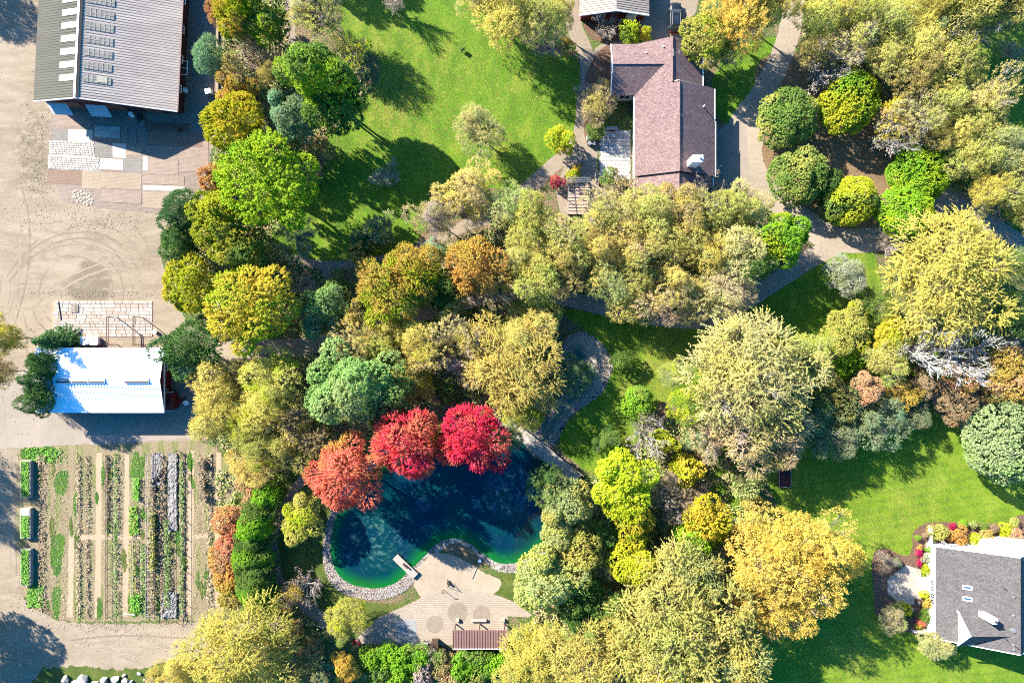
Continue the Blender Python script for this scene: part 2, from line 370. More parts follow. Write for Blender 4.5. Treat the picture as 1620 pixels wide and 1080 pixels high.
# roads and paths
ribbon('gravel_road', [(330, 560), (400, 552), (480, 548), (560, 530), (640, 503), (720, 482), (780, 466), (840, 462), (900, 473), (970, 490), (1045, 503), (1110, 505), (1170, 482), (1235, 440), (1290, 405), (1335, 380)], [34, 30, 28, 26, 24, 24, 26, 24, 24, 25, 26, 27, 27, 28, 30, 30], .008, MROAD, amp=.6)
ribbon('driveway', [(1262, -60), (1255, 20), (1236, 90), (1205, 150), (1180, 205), (1178, 260), (1215, 308), (1265, 345), (1320, 378), (1400, 376), (1450, 350), (1490, 315), (1505, 290)], [34, 34, 34, 36, 60, 62, 44, 40, 40, 38, 36, 32, 26], .012, MROAD, amp=.6)
ribbon('driveway', [(1490, 300), (1530, 330), (1580, 362), (1640, 400), (1760, 470)], [34, 30, 28, 26, 26], .016, MROAD, amp=.6)
sheet('driveway', [(1010, -200), (1120, -200), (1105, 0), (1090, 30), (1075, 66), (1030, 66), (1000, 60), (990, 30)], .012, MPATH, n=4)
sheet('concrete_apron', [(1138, 205), (1150, 195), (1180, 190), (1185, 290), (1140, 300), (1132, 290)], .016, MCONC, smooth=False)
ribbon('garden_path', [(455, -40), (458, 30), (464, 70), (474, 110)], 14, .008, MPATH, amp=.5)
ribbon('garden_path', [(425, 385), (440, 400), (470, 412), (520, 419), (580, 414), (640, 400), (700, 375), (750, 350), (800, 335), (835, 300), (875, 262), (905, 238), (920, 205), (922, 165), (930, 120), (925, 80), (908, 40), (900, -20), (900, -80)], [12, 14, 15, 12, 12, 12, 14, 20, 26, 26, 22, 26, 24, 20, 24, 24, 26, 26, 26], .012, MPATH, amp=.5)
ribbon('garden_path', [(932, 100), (952, 78), (985, 68), (1010, 64)], 14, .016, MPATH, amp=.5)
ribbon('garden_path', [(516, 424), (516, 452)], 14, .016, MPATH, n=2)
ribbon('garden_path', [(500, 740), (476, 762), (448, 800), (433, 850), (432, 890), (446, 925), (478, 955), (520, 985), (548, 1010)], [16, 15, 14, 14, 14, 15, 18, 22, 26], .012, MPATH, amp=.5)
ribbon('garden_path', [(935, 770), (938, 830), (930, 880), (915, 920)], 18, .012, MPATH, amp=.5)
sheet('paved_terrace', [(900, 232), (946, 205), (946, 284), (1000, 286), (960, 300), (952, 330), (930, 345), (893, 345), (880, 300), (893, 262)], .014, MPATH, n=3)
sheet('mulch_bed', [(898, 272), (912, 262), (922, 256), (918, 268), (905, 282), (895, 290), (886, 290)], .018, MMULCH)
sheet('mulch_bed', [(925, 130), (940, 90), (955, 76), (968, 72), (968, 165), (948, 200), (948, 226), (928, 226), (925, 190), (940, 150)], .018, MMULCH)
sheet('mulch_bed', [(928, 35), (1000, 28), (1000, 60), (960, 66), (935, 60)], .018, MMULCH)
sheet('mulch_bed', [(1200, 100), (1280, 90), (1380, 180), (1480, 280), (1465, 320), (1390, 360), (1340, 358), (1290, 335), (1240, 300), (1205, 250), (1200, 200)], .006, MREDMULCH, amp=2)
sheet('mulch_bed', [(1040, 640), (1085, 660), (1115, 720), (1120, 800), (1080, 800), (1040, 760)], .006, MREDMULCH, amp=2)
sheet('mulch_bed', [(600, 480), (640, 520), (700, 600), (720, 650), (690, 660), (640, 600), (590, 540)], .006, MREDMULCH, amp=3)
# pond
POND = spline([(546, 792), (528, 830), (523, 872), (533, 905), (557, 924), (595, 930), (625, 922), (645, 905), (670, 880), (690, 860), (717, 851), (742, 858), (765, 876), (790, 890), (822, 888), (852, 870), (880, 830), (892, 780), (888, 745), (862, 720), (838, 695), (800, 680), (740, 675), (660, 700), (600, 735)], True, 6)
def pond_surface(name, poly, z, mat, step=4.0):
    us = [p[0] for p in poly]; vs_ = [p[1] for p in poly]
    V = [(*G(u, v), z) for u, v in poly]
    gx, gy = np.meshgrid(np.arange(min(us), max(us), step), np.arange(min(vs_), max(vs_), step)); gx = gx.ravel(); gy = gy.ravel()
    k = inside(gx, gy, poly) & (edge_dist(gx, gy, poly) > step * .6); gx, gy = gx[k], gy[k]
    from mathutils.geometry import delaunay_2d_cdt
    pts = [Vector(p) for p in poly] + [Vector((a, b)) for a, b in zip(gx, gy)]
    n = len(poly); r = delaunay_2d_cdt(pts, [(i, (i + 1) % n) for i in range(n)], [list(range(n))], 1, 1e-4)
    co = [(*G(p.x, p.y), z) for p in r[0]]; me = bpy.data.meshes.new(name); me.from_pydata(co, [], [tuple(f) for f in r[2]])
    me.materials.append(mat); d = edge_dist([p.x for p in r[0]], [p.y for p in r[0]], poly) * .1
    at = me.attributes.new('shore', 'FLOAT', 'POINT'); at.data.foreach_set('value', d.astype(np.float32)); me.update()
    if me.polygons[0].normal.z < 0: me.flip_normals()
    return tag(link(name, me), kind='structure')
ring_o = spline([(540, 780), (517, 828), (511, 874), (519, 914), (548, 940), (594, 948), (634, 938), (660, 915), (682, 888), (700, 868), (720, 858), (742, 866), (764, 886), (790, 904), (828, 902), (862, 882), (893, 836), (906, 780), (902, 742), (868, 708), (842, 684), (800, 668), (740, 662), (655, 688), (590, 722)], True, 6)
sheet('gravel_bank', ring_o, .008, MGRAVEL, smooth=False, amp=.8)
pond_surface('pond_water', POND, .05, MWATER)
STREAM = spline([(842, 712), (852, 694), (864, 676), (878, 652), (890, 636), (902, 618), (905, 590), (902, 560), (912, 543), (926, 555), (935, 578), (938, 600), (931, 619), (915, 634), (900, 646), (886, 664), (874, 686), (862, 706), (850, 718)], True, 5)
SBANK = spline([(832, 706), (850, 680), (866, 656), (882, 634), (892, 610), (892, 580), (888, 552), (900, 532), (925, 526), (950, 542), (968, 572), (963, 600), (948, 624), (925, 642), (904, 656), (893, 672), (882, 694), (868, 716), (852, 726)], True, 5)
sheet('gravel_bank', SBANK, .010, MSAND, smooth=False, amp=1.5)
def m_stream():
    t = NT('stream_water'); at = t.n('Attribute', attribute_name='shore'); n1 = t.noise(.9, 5)
    f = t.step(t.math('ADD', at.outputs['Fac'], t.math('MULTIPLY', n1, .8)), .3, 1.5); col = t.mix(f, (.14, .13, .08), (.010, .055, .045))
    b = t.n('BsdfPrincipled'); t.put(b.inputs['Base Color'], col); b.inputs['Roughness'].default_value = .12; b.inputs['IOR'].default_value = 1.33
    t.put(b.inputs['Normal'], t.bump(t.noise(3, 3), .3, .05)); t.t.links.new(b.outputs[0], t.out.inputs[0]); return t.m
pond_surface('stream_water', STREAM, .044, m_stream(), 3.0)
sheet('sand_beach', [(652, 914), (668, 892), (682, 876), (700, 874), (722, 880), (742, 890), (765, 905), (790, 916), (790, 930), (775, 942), (735, 952), (690, 950), (668, 945)], .014, MSAND, amp=1)
sheet('paved_terrace', [(555, 1018), (598, 976), (640, 958), (680, 938), (735, 930), (790, 942), (815, 952), (842, 972), (835, 976), (803, 974), (803, 1020), (715, 1020)], .018, m_pave('patio_pavers', (.41, .34, .26), .08, 1, .001, (.6, .3)), smooth=False)
sheet('paved_slab', [(628, 980), (659, 980), (659, 1018), (628, 1018)], .022, m_pave('grey_slab', (.27, .27, .28), .06, 1), smooth=False)
MCIRC = m_pave('circle_pavers', (.33, .268, .205), .12, 1.5, .4, (.3, .2))
for cu, cv, r in ((724, 968, 16), (688, 987, 14), (762, 971, 14)):
    sheet('paver_circle', [(cu + r * math.cos(a * PI / 12), cv + r * math.sin(a * PI / 12)) for a in range(24)], .022, MCIRC, smooth=False)
MTRK = m_pave('tyre_mark', (.225, .175, .12), .14, 2.5); MTRL = m_pave('tyre_mark_pale', (.29, .235, .165), .12, 2.5)
TK = .0095
for line, wd, mt in (([(10, 438), (28, 414), (47, 397), (86, 374), (130, 367), (166, 374), (192, 392)], 2.6, MTRK), ([(14, 446), (34, 422), (54, 405), (92, 383), (128, 377), (160, 383), (184, 398)], 2.4, MTRK), ([(47, 350), (95, 372), (145, 392), (181, 405)], 1.3, MTRK), ([(210, 356), (228, 379), (236, 405), (235, 428)], 1.8, MTRK), ([(67, 402), (88, 392), (117, 387), (156, 392), (180, 402)], 1.6, MTRK),
    ([(60, 500), (90, 465), (130, 440), (175, 425), (215, 430)], 3, MTRL), ([(50, 490), (84, 452), (130, 428), (180, 412), (225, 416)], 2.6, MTRL), ([(20, 300), (32, 360), (30, 430), (12, 500)], 2.4, MTRL), ([(34, 296), (46, 350), (44, 430), (26, 505)], 2.2, MTRK), ([(110, 1012), (200, 1004), (300, 1010), (350, 1020)], 2.6, MTRK), ([(100, 1030), (200, 1022), (300, 1026)], 2.6, MTRL), ([(5, 620), (10, 700), (14, 800), (16, 900)], 2.4, MTRL), ([(18, 720), (24, 820), (26, 910)], 2.0, MTRK)):
    TK += .0004; ribbon('tyre_track', line, wd, TK, mt, n=16, amp=.9)
# kitchen garden ground and its paths
sheet('garden_soil', [(30, 708), (90, 704), (200, 702), (310, 698), (350, 720), (372, 760), (365, 880), (350, 975), (290, 980), (110, 982), (80, 960), (50, 940), (32, 925)], .010, MGARDEN, amp=2)
for x, y0, y1, wd in ((113, 846, 976, 9), (157, 716, 976, 9), (201, 714, 975, 8), (302, 712, 972, 10), (346, 715, 960, 8)):
    ribbon('garden_path', [(x, y0), (x - 1, (y0 + y1) / 2), (x - 3, y1)], wd, .012, MTAN, n=10, amp=.7)
ribbon('garden_path', [(112, 850), (165, 849), (222, 848)], 8, .016, MTAN, n=10, amp=.6)
ribbon('garden_path', [(306, 848), (328, 847)], 7, .016, MTAN, n=6, amp=.6)
MGREENP = m_lawn('garden_weeds', (.03, .12, .006), (.09, .25, .01), (.2, .2, .05), .3)
WZ = .012
for p in ([(88, 750), (106, 745), (104, 775), (95, 782), (86, 770)], [(84, 850), (100, 845), (100, 880), (92, 910), (82, 900), (80, 870)], [(84, 930), (96, 930), (95, 965), (88, 980), (82, 960)], [(60, 712), (84, 706), (92, 720), (80, 732), (66, 726)], [(34, 712), (60, 708), (54, 726), (36, 726)], [(205, 750), (222, 760), (228, 745), (222, 720), (212, 716)], [(204, 940), (222, 940), (224, 968), (206, 972)]):
    WZ += .001; sheet('weed_patch', p, WZ, MGREENP, amp=2, seg=2)
MDRYBED = m_mulch('dark_bed', (.12, .09, .055), (.32, .25, .16), 4)
for x0, x1, y0, y1 in ((226, 234, 880, 970), (240, 247, 716, 800), (254, 262, 790, 960), (286, 294, 715, 975)):
    sheet('planting_bed', [(x0, y0), (x1, y0), (x1, y1), (x0, y1)], .0225, MDRYBED, smooth=False, amp=1.2)
# paver display yard south of the barn: rows of sample paving
def quad(u0, u1, v0, v1, sk=.05):  # a rectangle in the yard, turned with the barn
    return [(u0, v0 + (u0 - 80) * sk), (u1, v0 + (u1 - 80) * sk), (u1, v1 + (u1 - 80) * sk), (u0, v1 + (u0 - 80) * sk)]
sheet('paver_yard', [(84, 160), (291, 160), (291, -300), (352, -300), (352, 160), (333, 196), (332, 252), (320, 344), (262, 340), (160, 330), (100, 320), (78, 270), (80, 200)], .009, m_pave('yard_pavers', (.30, .235, .185), .15, 1.5, .05, (.4, .2)), smooth=False)
sp = {'w': m_pave('white_flags', (.50, .46, .40), .2, 1.2, .05, (1.1, .5)), 'p': m_pave('pink_pavers', (.36, .27, .21), .12, 1.2, .05, (.35, .2)), 'c': m_pave('cream_slab', (.56, .49, .38), .05, 1),
      'g': m_pave('grey_pavers', (.26, .24, .21), .12, 1.2, .05, (.3, .3)), 'b': m_pave('brown_pavers', (.27, .18, .125), .16, 2, .05, (.25, .25)), 't': m_pave('tan_pavers', (.40, .31, .22), .14, 2, .05, (.3, .22)), 'r': m_pave('red_pavers', (.24, .125, .09), .12, 2, .05, (.3, .2))}
for q, k in (((84, 143, 172, 198), 'p'), ((84, 110, 204, 222), 'g'), ((108, 146, 203, 224), 'c'), ((78, 150, 222, 246), 'w'), ((76, 158, 246, 268), 'w'), ((150, 178, 222, 245), 'g'), ((178, 200, 222, 245), 'c'), ((158, 195, 247, 264), 'c'), ((196, 224, 245, 268), 'g'), ((200, 224, 226, 240), 't'), ((226, 234, 240, 264), 'w'), ((234, 282, 244, 268), 'p'), ((284, 330, 205, 262), 'p'), ((76, 130, 268, 290), 'b'), ((130, 160, 268, 296), 't'), ((160, 224, 268, 294), 't'), ((226, 292, 270, 284), 'p'), ((226, 292, 286, 294), 'c'), ((226, 292, 296, 322), 't'), ((160, 224, 296, 316), 'p'), ((150, 190, 196, 214), 'w'), ((192, 202, 198, 220), 'g'), ((206, 216, 198, 220), 'g'), ((230, 300, 186, 200), 'r'), ((232, 320, 200, 222), 'b'), ((150, 228, 168, 192), 'p')):
    SZ = globals().get('SZ', .010) + .002; o_ = sheet('paver_sample', quad(q[0], q[1], q[2], q[3], .045), SZ, sp[k], smooth=False, amp=.4, seg=8)
    if k == 'w' and q[1] - q[0] > 40: WPATCH = globals().get('WPATCH', []) + [(o_, q, SZ)]

# ------------------------------------------------------------------ building materials
def m_metal(name, c, rough=.45, var=.05):
    t = NT(name); a = t.noise(.35, 5, t.stretch(.35, 2.2), .7); b = t.noise(1.6, 5, rough=.75); f = t.math('ADD', t.math('MULTIPLY', a, .6), t.math('MULTIPLY', b, .4))
    lo = tuple(x * (1 - 2 * var) for x in c); hi = tuple(min(.8, x * (1 + var)) for x in c); col = t.mix(t.step(f, .4, .6), lo, hi)
    col = t.mix(t.math('MULTIPLY', t.step(t.noise(.8, 6, rough=.8), .62, .72), .25), col, (.20, .13, .08))
    return t.done(col, rough, None, 0, .15, 1 if max(c) > .7 else .6)
def m_shingle(name, a, b, blotch=.5):
    t = NT(name); p = t.pos(); v = t.vor(4.6, t.stretch(1, 2.0, 2, 0), out='Color'); g = t.n('SeparateColor'); t.put(g.inputs[0], v)
    n = t.noise(1.0, 4); f = t.math('ADD', t.math('MULTIPLY', g.outputs[0], .6), t.math('MULTIPLY', t.noise(11, 3), .4))
    col = t.mix(t.step(f, .25, .75), a, b); col = t.mix(t.math('MULTIPLY', t.step(n, .4, .7), blotch * .3), col, tuple(x * .6 for x in a))
    st = t.noise(.5, 5, t.stretch(.4, 1.6), .7); col = t.mix(t.math('MULTIPLY', t.step(st, .48, .72), .35), col, tuple(x * 1.35 for x in b)); col = t.mix(t.math('MULTIPLY', t.step(t.noise(2.3, 6, rough=.75), .58, .7), .35), col, tuple(x * .55 for x in a))
    return t.done(col, .95, t.bump(f, .7, .05))
MRED = m_shingle('rust_shingles', (.14, .085, .083), (.25, .175, .165))
MGREYS = m_shingle('grey_shingles', (.075, .068, .068), (.135, .125, .125))
MWHITE = simple('white_paint', (.78, .77, .74), .5, .04)
MCREAM = simple('cream_siding', (.55, .50, .42), .7, .06)
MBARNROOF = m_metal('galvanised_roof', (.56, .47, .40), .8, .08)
MBARNOLIVE = m_metal('olive_grey_roof', (.10, .098, .08), .9, .06)  # west slope: a different, darker olive-grey metal of its own
MSKYL = simple('translucent_panel', (.56, .54, .46), .4, .06)
MSKYD = simple('weathered_panel', (.31, .28, .23), .6, .3, 2)
MREDWALL = simple('barn_red_paint', (.16, .02, .015), .7, .2)
MGLASS = simple('window_glass', (.02, .03, .045), .2, .1, spec=.4)
MDARK = simple('dark_metal', (.03, .028, .027), .5, .1)
MRUST = simple('brown_steel', (.10, .05, .035), .7, .2)
MBROWNROOF = m_metal('brown_roof_panels', (.27, .155, .13), .5, .06)
MWHITEROOF = m_metal('white_metal_roof', (.71, .74, .77), .5, .03)
MWOOD = simple('weathered_wood', (.33, .27, .21), .85, .25, 5, bump=.3)
MPALEWOOD = simple('bleached_wood', (.38, .34, .29), .85, .2, 5, bump=.3)
MDARKWOOD = simple('dark_stained_wood', (.07, .045, .03), .8, .2, 5)
MGREYST = simple('grey_steel', (.33, .34, .35), .4, .1, metal=.4)
MBEIGE = simple('beige_roof_boards', (.40, .34, .27), .7, .08)
MSTONE = simple('limestone', (.36, .34, .31), .9, .25, 2, bump=.5)
MSLAB = simple('pale_flagstone', (.43, .38, .32), .9, .2, 1.5, bump=.2)
MSLABW = simple('white_flagstone', (.41, .375, .32), .9, .15, 1.5, bump=.2)
MSLABP = simple('pinkish_flagstone', (.40, .30, .235), .9, .15, 1.5, bump=.2)
MREDOBJ = simple('red_plastic', (.35, .02, .02), .4, .1)

def P3(u, v, z, o):                # ground point relative to the thing's origin o (image pixels)
    return ((u - o[0]) * .1, (o[1] - v) * .1, z)
def window(parent, x, y, z, wd, ht, ax, wall=MWHITE):
    """framed window on a wall that faces along ax ('x+','x-','y+','y-'), centred at x, y, z"""
    def bx(m, w0, w1, z0, z1, d0, d1):
        if ax[0] == 'x':
            s = 1 if ax[1] == '+' else -1; xs = sorted((x + s * d0, x + s * d1)); m.box(xs[0], xs[1], y + w0, y + w1, z + z0, z + z1)
        else:
            s = 1 if ax[1] == '+' else -1; ys = sorted((y + s * d0, y + s * d1)); m.box(x + w0, x + w1, ys[0], ys[1], z + z0, z + z1)
    f = MB(); t = .09
    bx(f, -wd / 2 - t, wd / 2 + t, ht / 2, ht / 2 + t, .003, .07); bx(f, -wd / 2 - t, wd / 2 + t, -ht / 2 - t, -ht / 2, .003, .10)
    bx(f, -wd / 2 - t, -wd / 2, -ht / 2, ht / 2, .003, .065); bx(f, wd / 2, wd / 2 + t, -ht / 2, ht / 2, .003, .065); bx(f, -.03, .03, -ht / 2, ht / 2, .012, .05)
    fo = f.build('window', wall, parent)
    p = MB(); bx(p, -wd / 2, wd / 2, -ht / 2, ht / 2, .002, .02); p.build('pane', MGLASS, fo); return fo
def gable_walls(m, x0, x1, xr, y0, y1, he, hr, he2=None, drop=.12):
    he2 = he if he2 is None else he2
    a = [(x0, y0, 0), (x1, y0, 0), (x1, y0, he2 - drop), (xr, y0, hr - drop), (x0, y0, he - drop)]
    b = [(x, y1, z) for x, y, z in a]
    m.poly(a + b, [(0, 1, 2, 3, 4), (9, 8, 7, 6, 5), (0, 5, 6, 1), (1, 6, 7, 2), (2, 7, 8, 3), (3, 8, 9, 4), (4, 9, 5, 0)])

# ------------------------------------------------------------------ the long grey barn, top left
BO = (84.5, 176)
barn = thing('barn', 'long metal-roofed barn with rows of skylight panels beside the dirt yard', 'barn', (*G(*BO), 0), -math.radians(2.8))
BL = 46.0; bw, br = 21.1, 8.1; he, hr, he2 = 4.5, 7.2, 3.0
m = MB(); gable_walls(m, .5, bw - .5, br, .6, BL - .5, he, hr, he2, .1); m.build('wall', simple('barn_maroon', (.05, .012, .014), .8, .2), barn)
def slope(x0, z0, x1, z1, y0, y1, t=.16):
    return MB().slab([(x0, y0, z0), (x1, y0, z1), (x1, y1, z1), (x0, y1, z0)], t)
slope(0, he, br, hr, 0, BL).build('roof_slope', MBARNOLIVE, barn); slope(br + .002, hr, bw, he2, 0, BL).build('roof_slope', MBARNROOF, barn)
m = MB(); m2 = MB()
y = .2
while y < BL:
    m2.slab([(0, y, he + .015), (br - .1, y, hr + .015), (br - .1, y + .07, hr + .015), (0, y + .07, he + .015)], .03)
    m.slab([(br + .1, y, hr + .02), (bw, y, he2 + .02), (bw, y + .08, he2 + .02), (br + .1, y + .08, hr + .02)], .04); y += .4
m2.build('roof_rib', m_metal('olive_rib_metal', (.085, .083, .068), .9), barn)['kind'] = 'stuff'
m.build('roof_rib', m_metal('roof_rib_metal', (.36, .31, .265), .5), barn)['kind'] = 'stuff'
MB().slab([(br - .35, -.02, hr - .02), (br, -.02, hr + .11), (br, BL, hr + .11), (br - .35, BL, hr - .02)], .06).build('ridge_cap', MWHITE, barn)
MB().slab([(br + .01, -.02, hr + .10), (br + .42, -.02, hr - .03), (br + .42, BL, hr - .03), (br + .01, BL, hr + .10)], .06).build('ridge_vent', MDARK, barn)
def on(x): return (he + (hr - he) * x / br) if x < br else hr + (he2 - hr) * (x - br) / (bw - br)
for i in range(22):
    y = 3.05 + i * 1.95
    if y > BL - 1: break
    for mat_, a, b_, hw in ((MSKYL, br - 3.25, br - .45, .46), (MSKYD, br + .75, br + 4.35, .55)):
        f = MB().slab([(a, y - hw, on(a) + .085), (b_, y - hw, on(b_) + .085), (b_, y + hw, on(b_) + .085), (a, y + hw, on(a) + .085)], .04).build('skylight_panel', MSKYL if mat_ is MSKYL or (i == 0 and mat_ is MSKYD and False) else mat_, barn)
        if mat_ is MSKYD:
            q = MB()
            for k in range(1, 6):
                x = a + (b_ - a) * k / 6; q.slab([(x, y - hw, on(x) + .115), (x + .12, y - hw, on(x + .12) + .115), (x + .12, y + hw, on(x + .12) + .115), (x, y + hw, on(x) + .115)], .03)
            q.slab([(a, y - .05, on(a) + .12), (b_, y - .05, on(b_) + .12), (b_, y + .05, on(b_) + .12), (a, y + .05, on(a) + .12)], .03)
            q.build('panel_grid', simple('grid_tan', (.42, .37, .29), .6) if i == 0 else bpy.data.materials['grid_tan'], f)
MB().slab([(br + 2.6, 2.7, on(br + 2.6) + .14), (br + 3.9, 2.7, on(br + 3.9) + .14), (br + 3.9, 3.6, on(br + 3.9) + .14), (br + 2.6, 3.6, on(br + 2.6) + .14)], .03).build('patch_panel', simple('cream_panel', (.5, .46, .33), .6), barn)
for x0, x1, z in ((0, br, 0), (br, bw, 0)):
    MB().slab([(x0 + .003, -.10, on(x0 + .003) + .06), (x1 - .003, -.10, on(x1 - .003) + .06), (x1 - .003, -.003, on(x1 - .003) + .06), (x0 + .003, -.003, on(x0 + .003) + .06)], .28).build('rake_trim', MWHITE, barn)
m = MB(); m.box(bw - .02, bw + .12, 0, BL, he2 - .14, he2); m.build('gutter', simple('maroon_gutter', (.10, .02, .03), .5), barn)
for x, wd, op in ((3.2, 2.6, 1), (9.2, 3.0, 1), (15.2, 2.8, 0)):
    d = MB(); d.box(x, x + wd, .50, .598, 0, 3.2 if x < 12 else 2.8); dd = d.build('sliding_door', simple('door_brown', (.12, .07, .05), .7) if x < 4 else bpy.data.materials['door_brown'], barn)
    if op:
        e = MB().slab([(x - 2.2, .25, 3.3), (x + 1.0, .25, 3.3), (x + 1.8, -1.3, 2.7), (x - 1.4, -1.3, 2.7)], .06); e.build('awning', simple('awning_white', (.55, .54, .53), .5) if x < 4 else bpy.data.materials['awning_white'], barn)
for k in range(9): window(barn, bw - .5, 4 + k * 4.6, 1.7, 1.0, .8, 'x+')
m = MB(); 
for dy in (0, 2.1): m.box(bw - .5, bw + .75, 6.0 + dy, 6.06 + dy, 2.0, 2.06); 
m.box(bw + .69, bw + .75, 6.06, 8.1, 2.0, 2.06); m.box(bw - .45, bw + .69, 7.0, 7.06, 2.0, 2.06); m.build('ladder_rack', MWHITE, barn)

# ------------------------------------------------------------------ white metal shed, left
so = (78, 599); shed = thing('shed', 'red-walled shed under a bright white ribbed metal roof with shaded end', 'shed', (*G(*so), 0))
SX0, SX1, SY = 0, 19.4, 4.95; a_, r_ = 4.0, 5.3
x0s, x1s = .75, 20.2
m = MB(); q0 = [(x0s + .5, -SY + .4, 0), (x0s + .5, SY - .4, 0), (x0s + .5, SY - .4, a_ - .1), (x0s + .5, 0, r_ - .12), (x0s + .5, -SY + .4, a_ - .1)]
q1 = [(x1s - .9, y, z) for _, y, z in q0]; m.poly(q0 + q1, [(0, 1, 2, 3, 4), (9, 8, 7, 6, 5), (0, 5, 6, 1), (1, 6, 7, 2), (2, 7, 8, 3), (3, 8, 9, 4), (4, 9, 5, 0)]); m.build('wall', MREDWALL, shed)
MB().slab([(x0s, .002, r_), (x1s, .002, r_), (x1s, SY, a_), (x0s, SY, a_)], .12).build('roof_slope', MWHITEROOF, shed)
MB().slab([(x0s, -SY, a_), (x1s, -SY, a_), (x1s, -.002, r_), (x0s, -.002, r_)], .12).build('roof_slope', MWHITEROOF, shed)
m = MB(); x = x0s + .1
while x < x1s - .1:
    m.slab([(x, -SY, a_ + .03), (x + .06, -SY, a_ + .03), (x + .06, -.1, r_ + .03), (x, -.1, r_ + .03)], .03)
    m.slab([(x, .1, r_ + .02), (x + .06, .1, r_ + .02), (x + .06, SY, a_ + .02), (x, SY, a_ + .02)], .02); x += .45
m.build('roof_rib', MWHITEROOF, shed)['kind'] = 'stuff'
for xa, xb in ((4.6, 6.9), (7.0, 9.5), (9.6, 12.0), (14.9, 18.6)):
    f = MB(); f.box(xa, xb, -.35, .35, r_ - .05, r_ + .16); fo = f.build('ridge_vent', simple('vent_pale', (.5, .5, .48), .5) if xa < 5 else bpy.data.materials['vent_pale'], shed)
    MB().box(xa + .1, xb - .1, -.29, -.10, r_ + .162, r_ + .19).build('louvre', MDARK, fo)
MB().box(x1s - .14, x1s, -SY, SY, a_ - .32, a_ - .13).build('rake_trim', MWHITE, shed)
for y in (-2.2, 2.0): window(shed, x1s - .9, y, 1.8, 1.2, 1.0, 'x+')
for k in range(4): window(shed, 3.5 + k * 4.3, -SY + .4, 1.9, 1.4, 1.0, 'y-')
o = (266, 618)
pl = thing('playhouse', 'small red lean-to with white trim standing at the shed end', 'hut', (*G(269, 646), 0))
m = MB(); m.box(0, 1.35, 0, 2.6, 0, 1.9); m.build('wall', MREDWALL, pl); MB().slab([(-.1, -.1, 2.1), (1.45, -.1, 1.95), (1.45, 2.7, 1.95), (-.1, 2.7, 2.1)], .08).build('roof', simple('red_roof', (.25, .03, .025), .6), pl)
MB().box(.35, 1.15, .9, 1.7, 2.08, 2.14).build('hatch', MDARK, pl)
m = MB(); m.box(-.12, 1.47, 2.70, 2.76, 1.9, 2.12); m.box(-.12, 1.47, -.16, -.10, 1.9, 2.12); m.build('trim', MWHITE, pl)

# ------------------------------------------------------------------ main house with rust shingles
HO = (1058, 200); house = thing('house', 'large house with rust-red shingle roof and west wing by the driveway', 'house', (*G(*HO), 0))
def H(u, v, z): return P3(u, v, z, HO)
E0 = 3.8; P = .0526
def hz(u): return E0 + (u - 997) * P
m = MB()
def wallbox(pts_uv, heights):      # vertical walls through ground pixel points with top heights
    n = len(pts_uv); b = [H(u, v, 0) for u, v in pts_uv]; t = [H(u, v, z) for (u, v), z in zip(pts_uv, heights)]
    m.poly(b + t, [tuple(range(n, 2 * n))] + [(i, (i + 1) % n, n + (i + 1) % n, n + i) for i in range(n)])
def pent(u0, u1, ur, v0, v1, he_, hr_):
    wallbox([(u0, v1), (u1, v1), (u1, v0), (u0, v0)], [he_ - .15] * 4)
    for v in (v0, v1):
        s = .25 if v == v0 else -.25
        m.slab([H(u0, v, he_ - .16), H(u1, v, he_ - .16), H(u1, v + s, he_ - .16), H(u0, v + s, he_ - .16)], .02)
        a = [H(u0, v, he_ - .15), H(u1, v, he_ - .15), H(ur, v, hr_ - .2)]; b = [H(u0, v + s * 4, he_ - .15), H(u1, v + s * 4, he_ - .15), H(ur, v + s * 4, hr_ - .2)]
        m.poly(a + b, [(0, 1, 2), (5, 4, 3), (0, 3, 4, 1), (1, 4, 5, 2), (2, 5, 3, 0)])
pent(1001, 1096, 1048.7, 91, 152, 3.8, 6.5); pent(1001, 1113, 1058, 152, 285, 3.8, 7.0); pent(1002, 1112, 1058, 285.5, 321, 3.5, 6.6)
wallbox([(966, 160), (1001.5, 160), (1001.5, 91.5), (966, 91.5)], [3.65] * 4)
a = [H(966, 160, 3.65), H(966, 91.5, 3.65), H(966, 125.5, 5.65)]; b = [H(1001, 160, 3.65), H(1001, 91.5, 3.65), H(1001, 125.5, 5.65)]
m.poly(a + b, [(0, 1, 2), (5, 4, 3), (0, 3, 4, 1), (1, 4, 5, 2), (2, 5, 3, 0)])
m.build('wall', MCREAM, house)
def roofp(pts, t=.2, name='roof_slope', mat_=MRED): return MB().slab([H(*p) for p in pts], t).build(name, mat_, house)
roofp([(997, 155, E0), (997, 87, E0), (1048.7, 87, 6.52), (1048.7, 155, 6.52)][::-1])
roofp([(1048.9, 87, 6.52), (1100.5, 87, 3.8), (1100.5, 153.9, 3.8), (1048.9, 153.9, 6.52)][::-1])
roofp([(997, 288, E0), (997, 155.1, E0), (1058, 155.1, 7.0), (1058, 288, 7.0)][::-1])
roofp([(1058.2, 154.2, 7.0), (1118, 154.2, 3.85), (1118, 204, 3.85), (1058.2, 204, 7.0)][::-1])
roofp([(1057.5, 204.1, 7.14), (1119, 204.1, 3.9), (1119, 288, 3.9), (1057.5, 288, 7.14)][::-1])
roofp([(998, 325, 3.45), (998, 288.2, 3.45), (1058, 288.2, 6.6), (1058, 325, 6.6)][::-1])
roofp([(1058.2, 288.2, 6.6), (1117, 288.2, 3.5), (1117, 325, 3.5), (1058.2, 325, 6.6)][::-1])
roofp([(961, 86.5, 3.83), (1000, 86.5, 3.83), (1037, 125.4, 5.9), (961, 125.4, 5.9)][::-1]); roofp([(961, 125.6, 5.9), (1037, 125.6, 5.9), (1000, 164.6, 3.83), (961, 164.6, 3.83)][::-1])
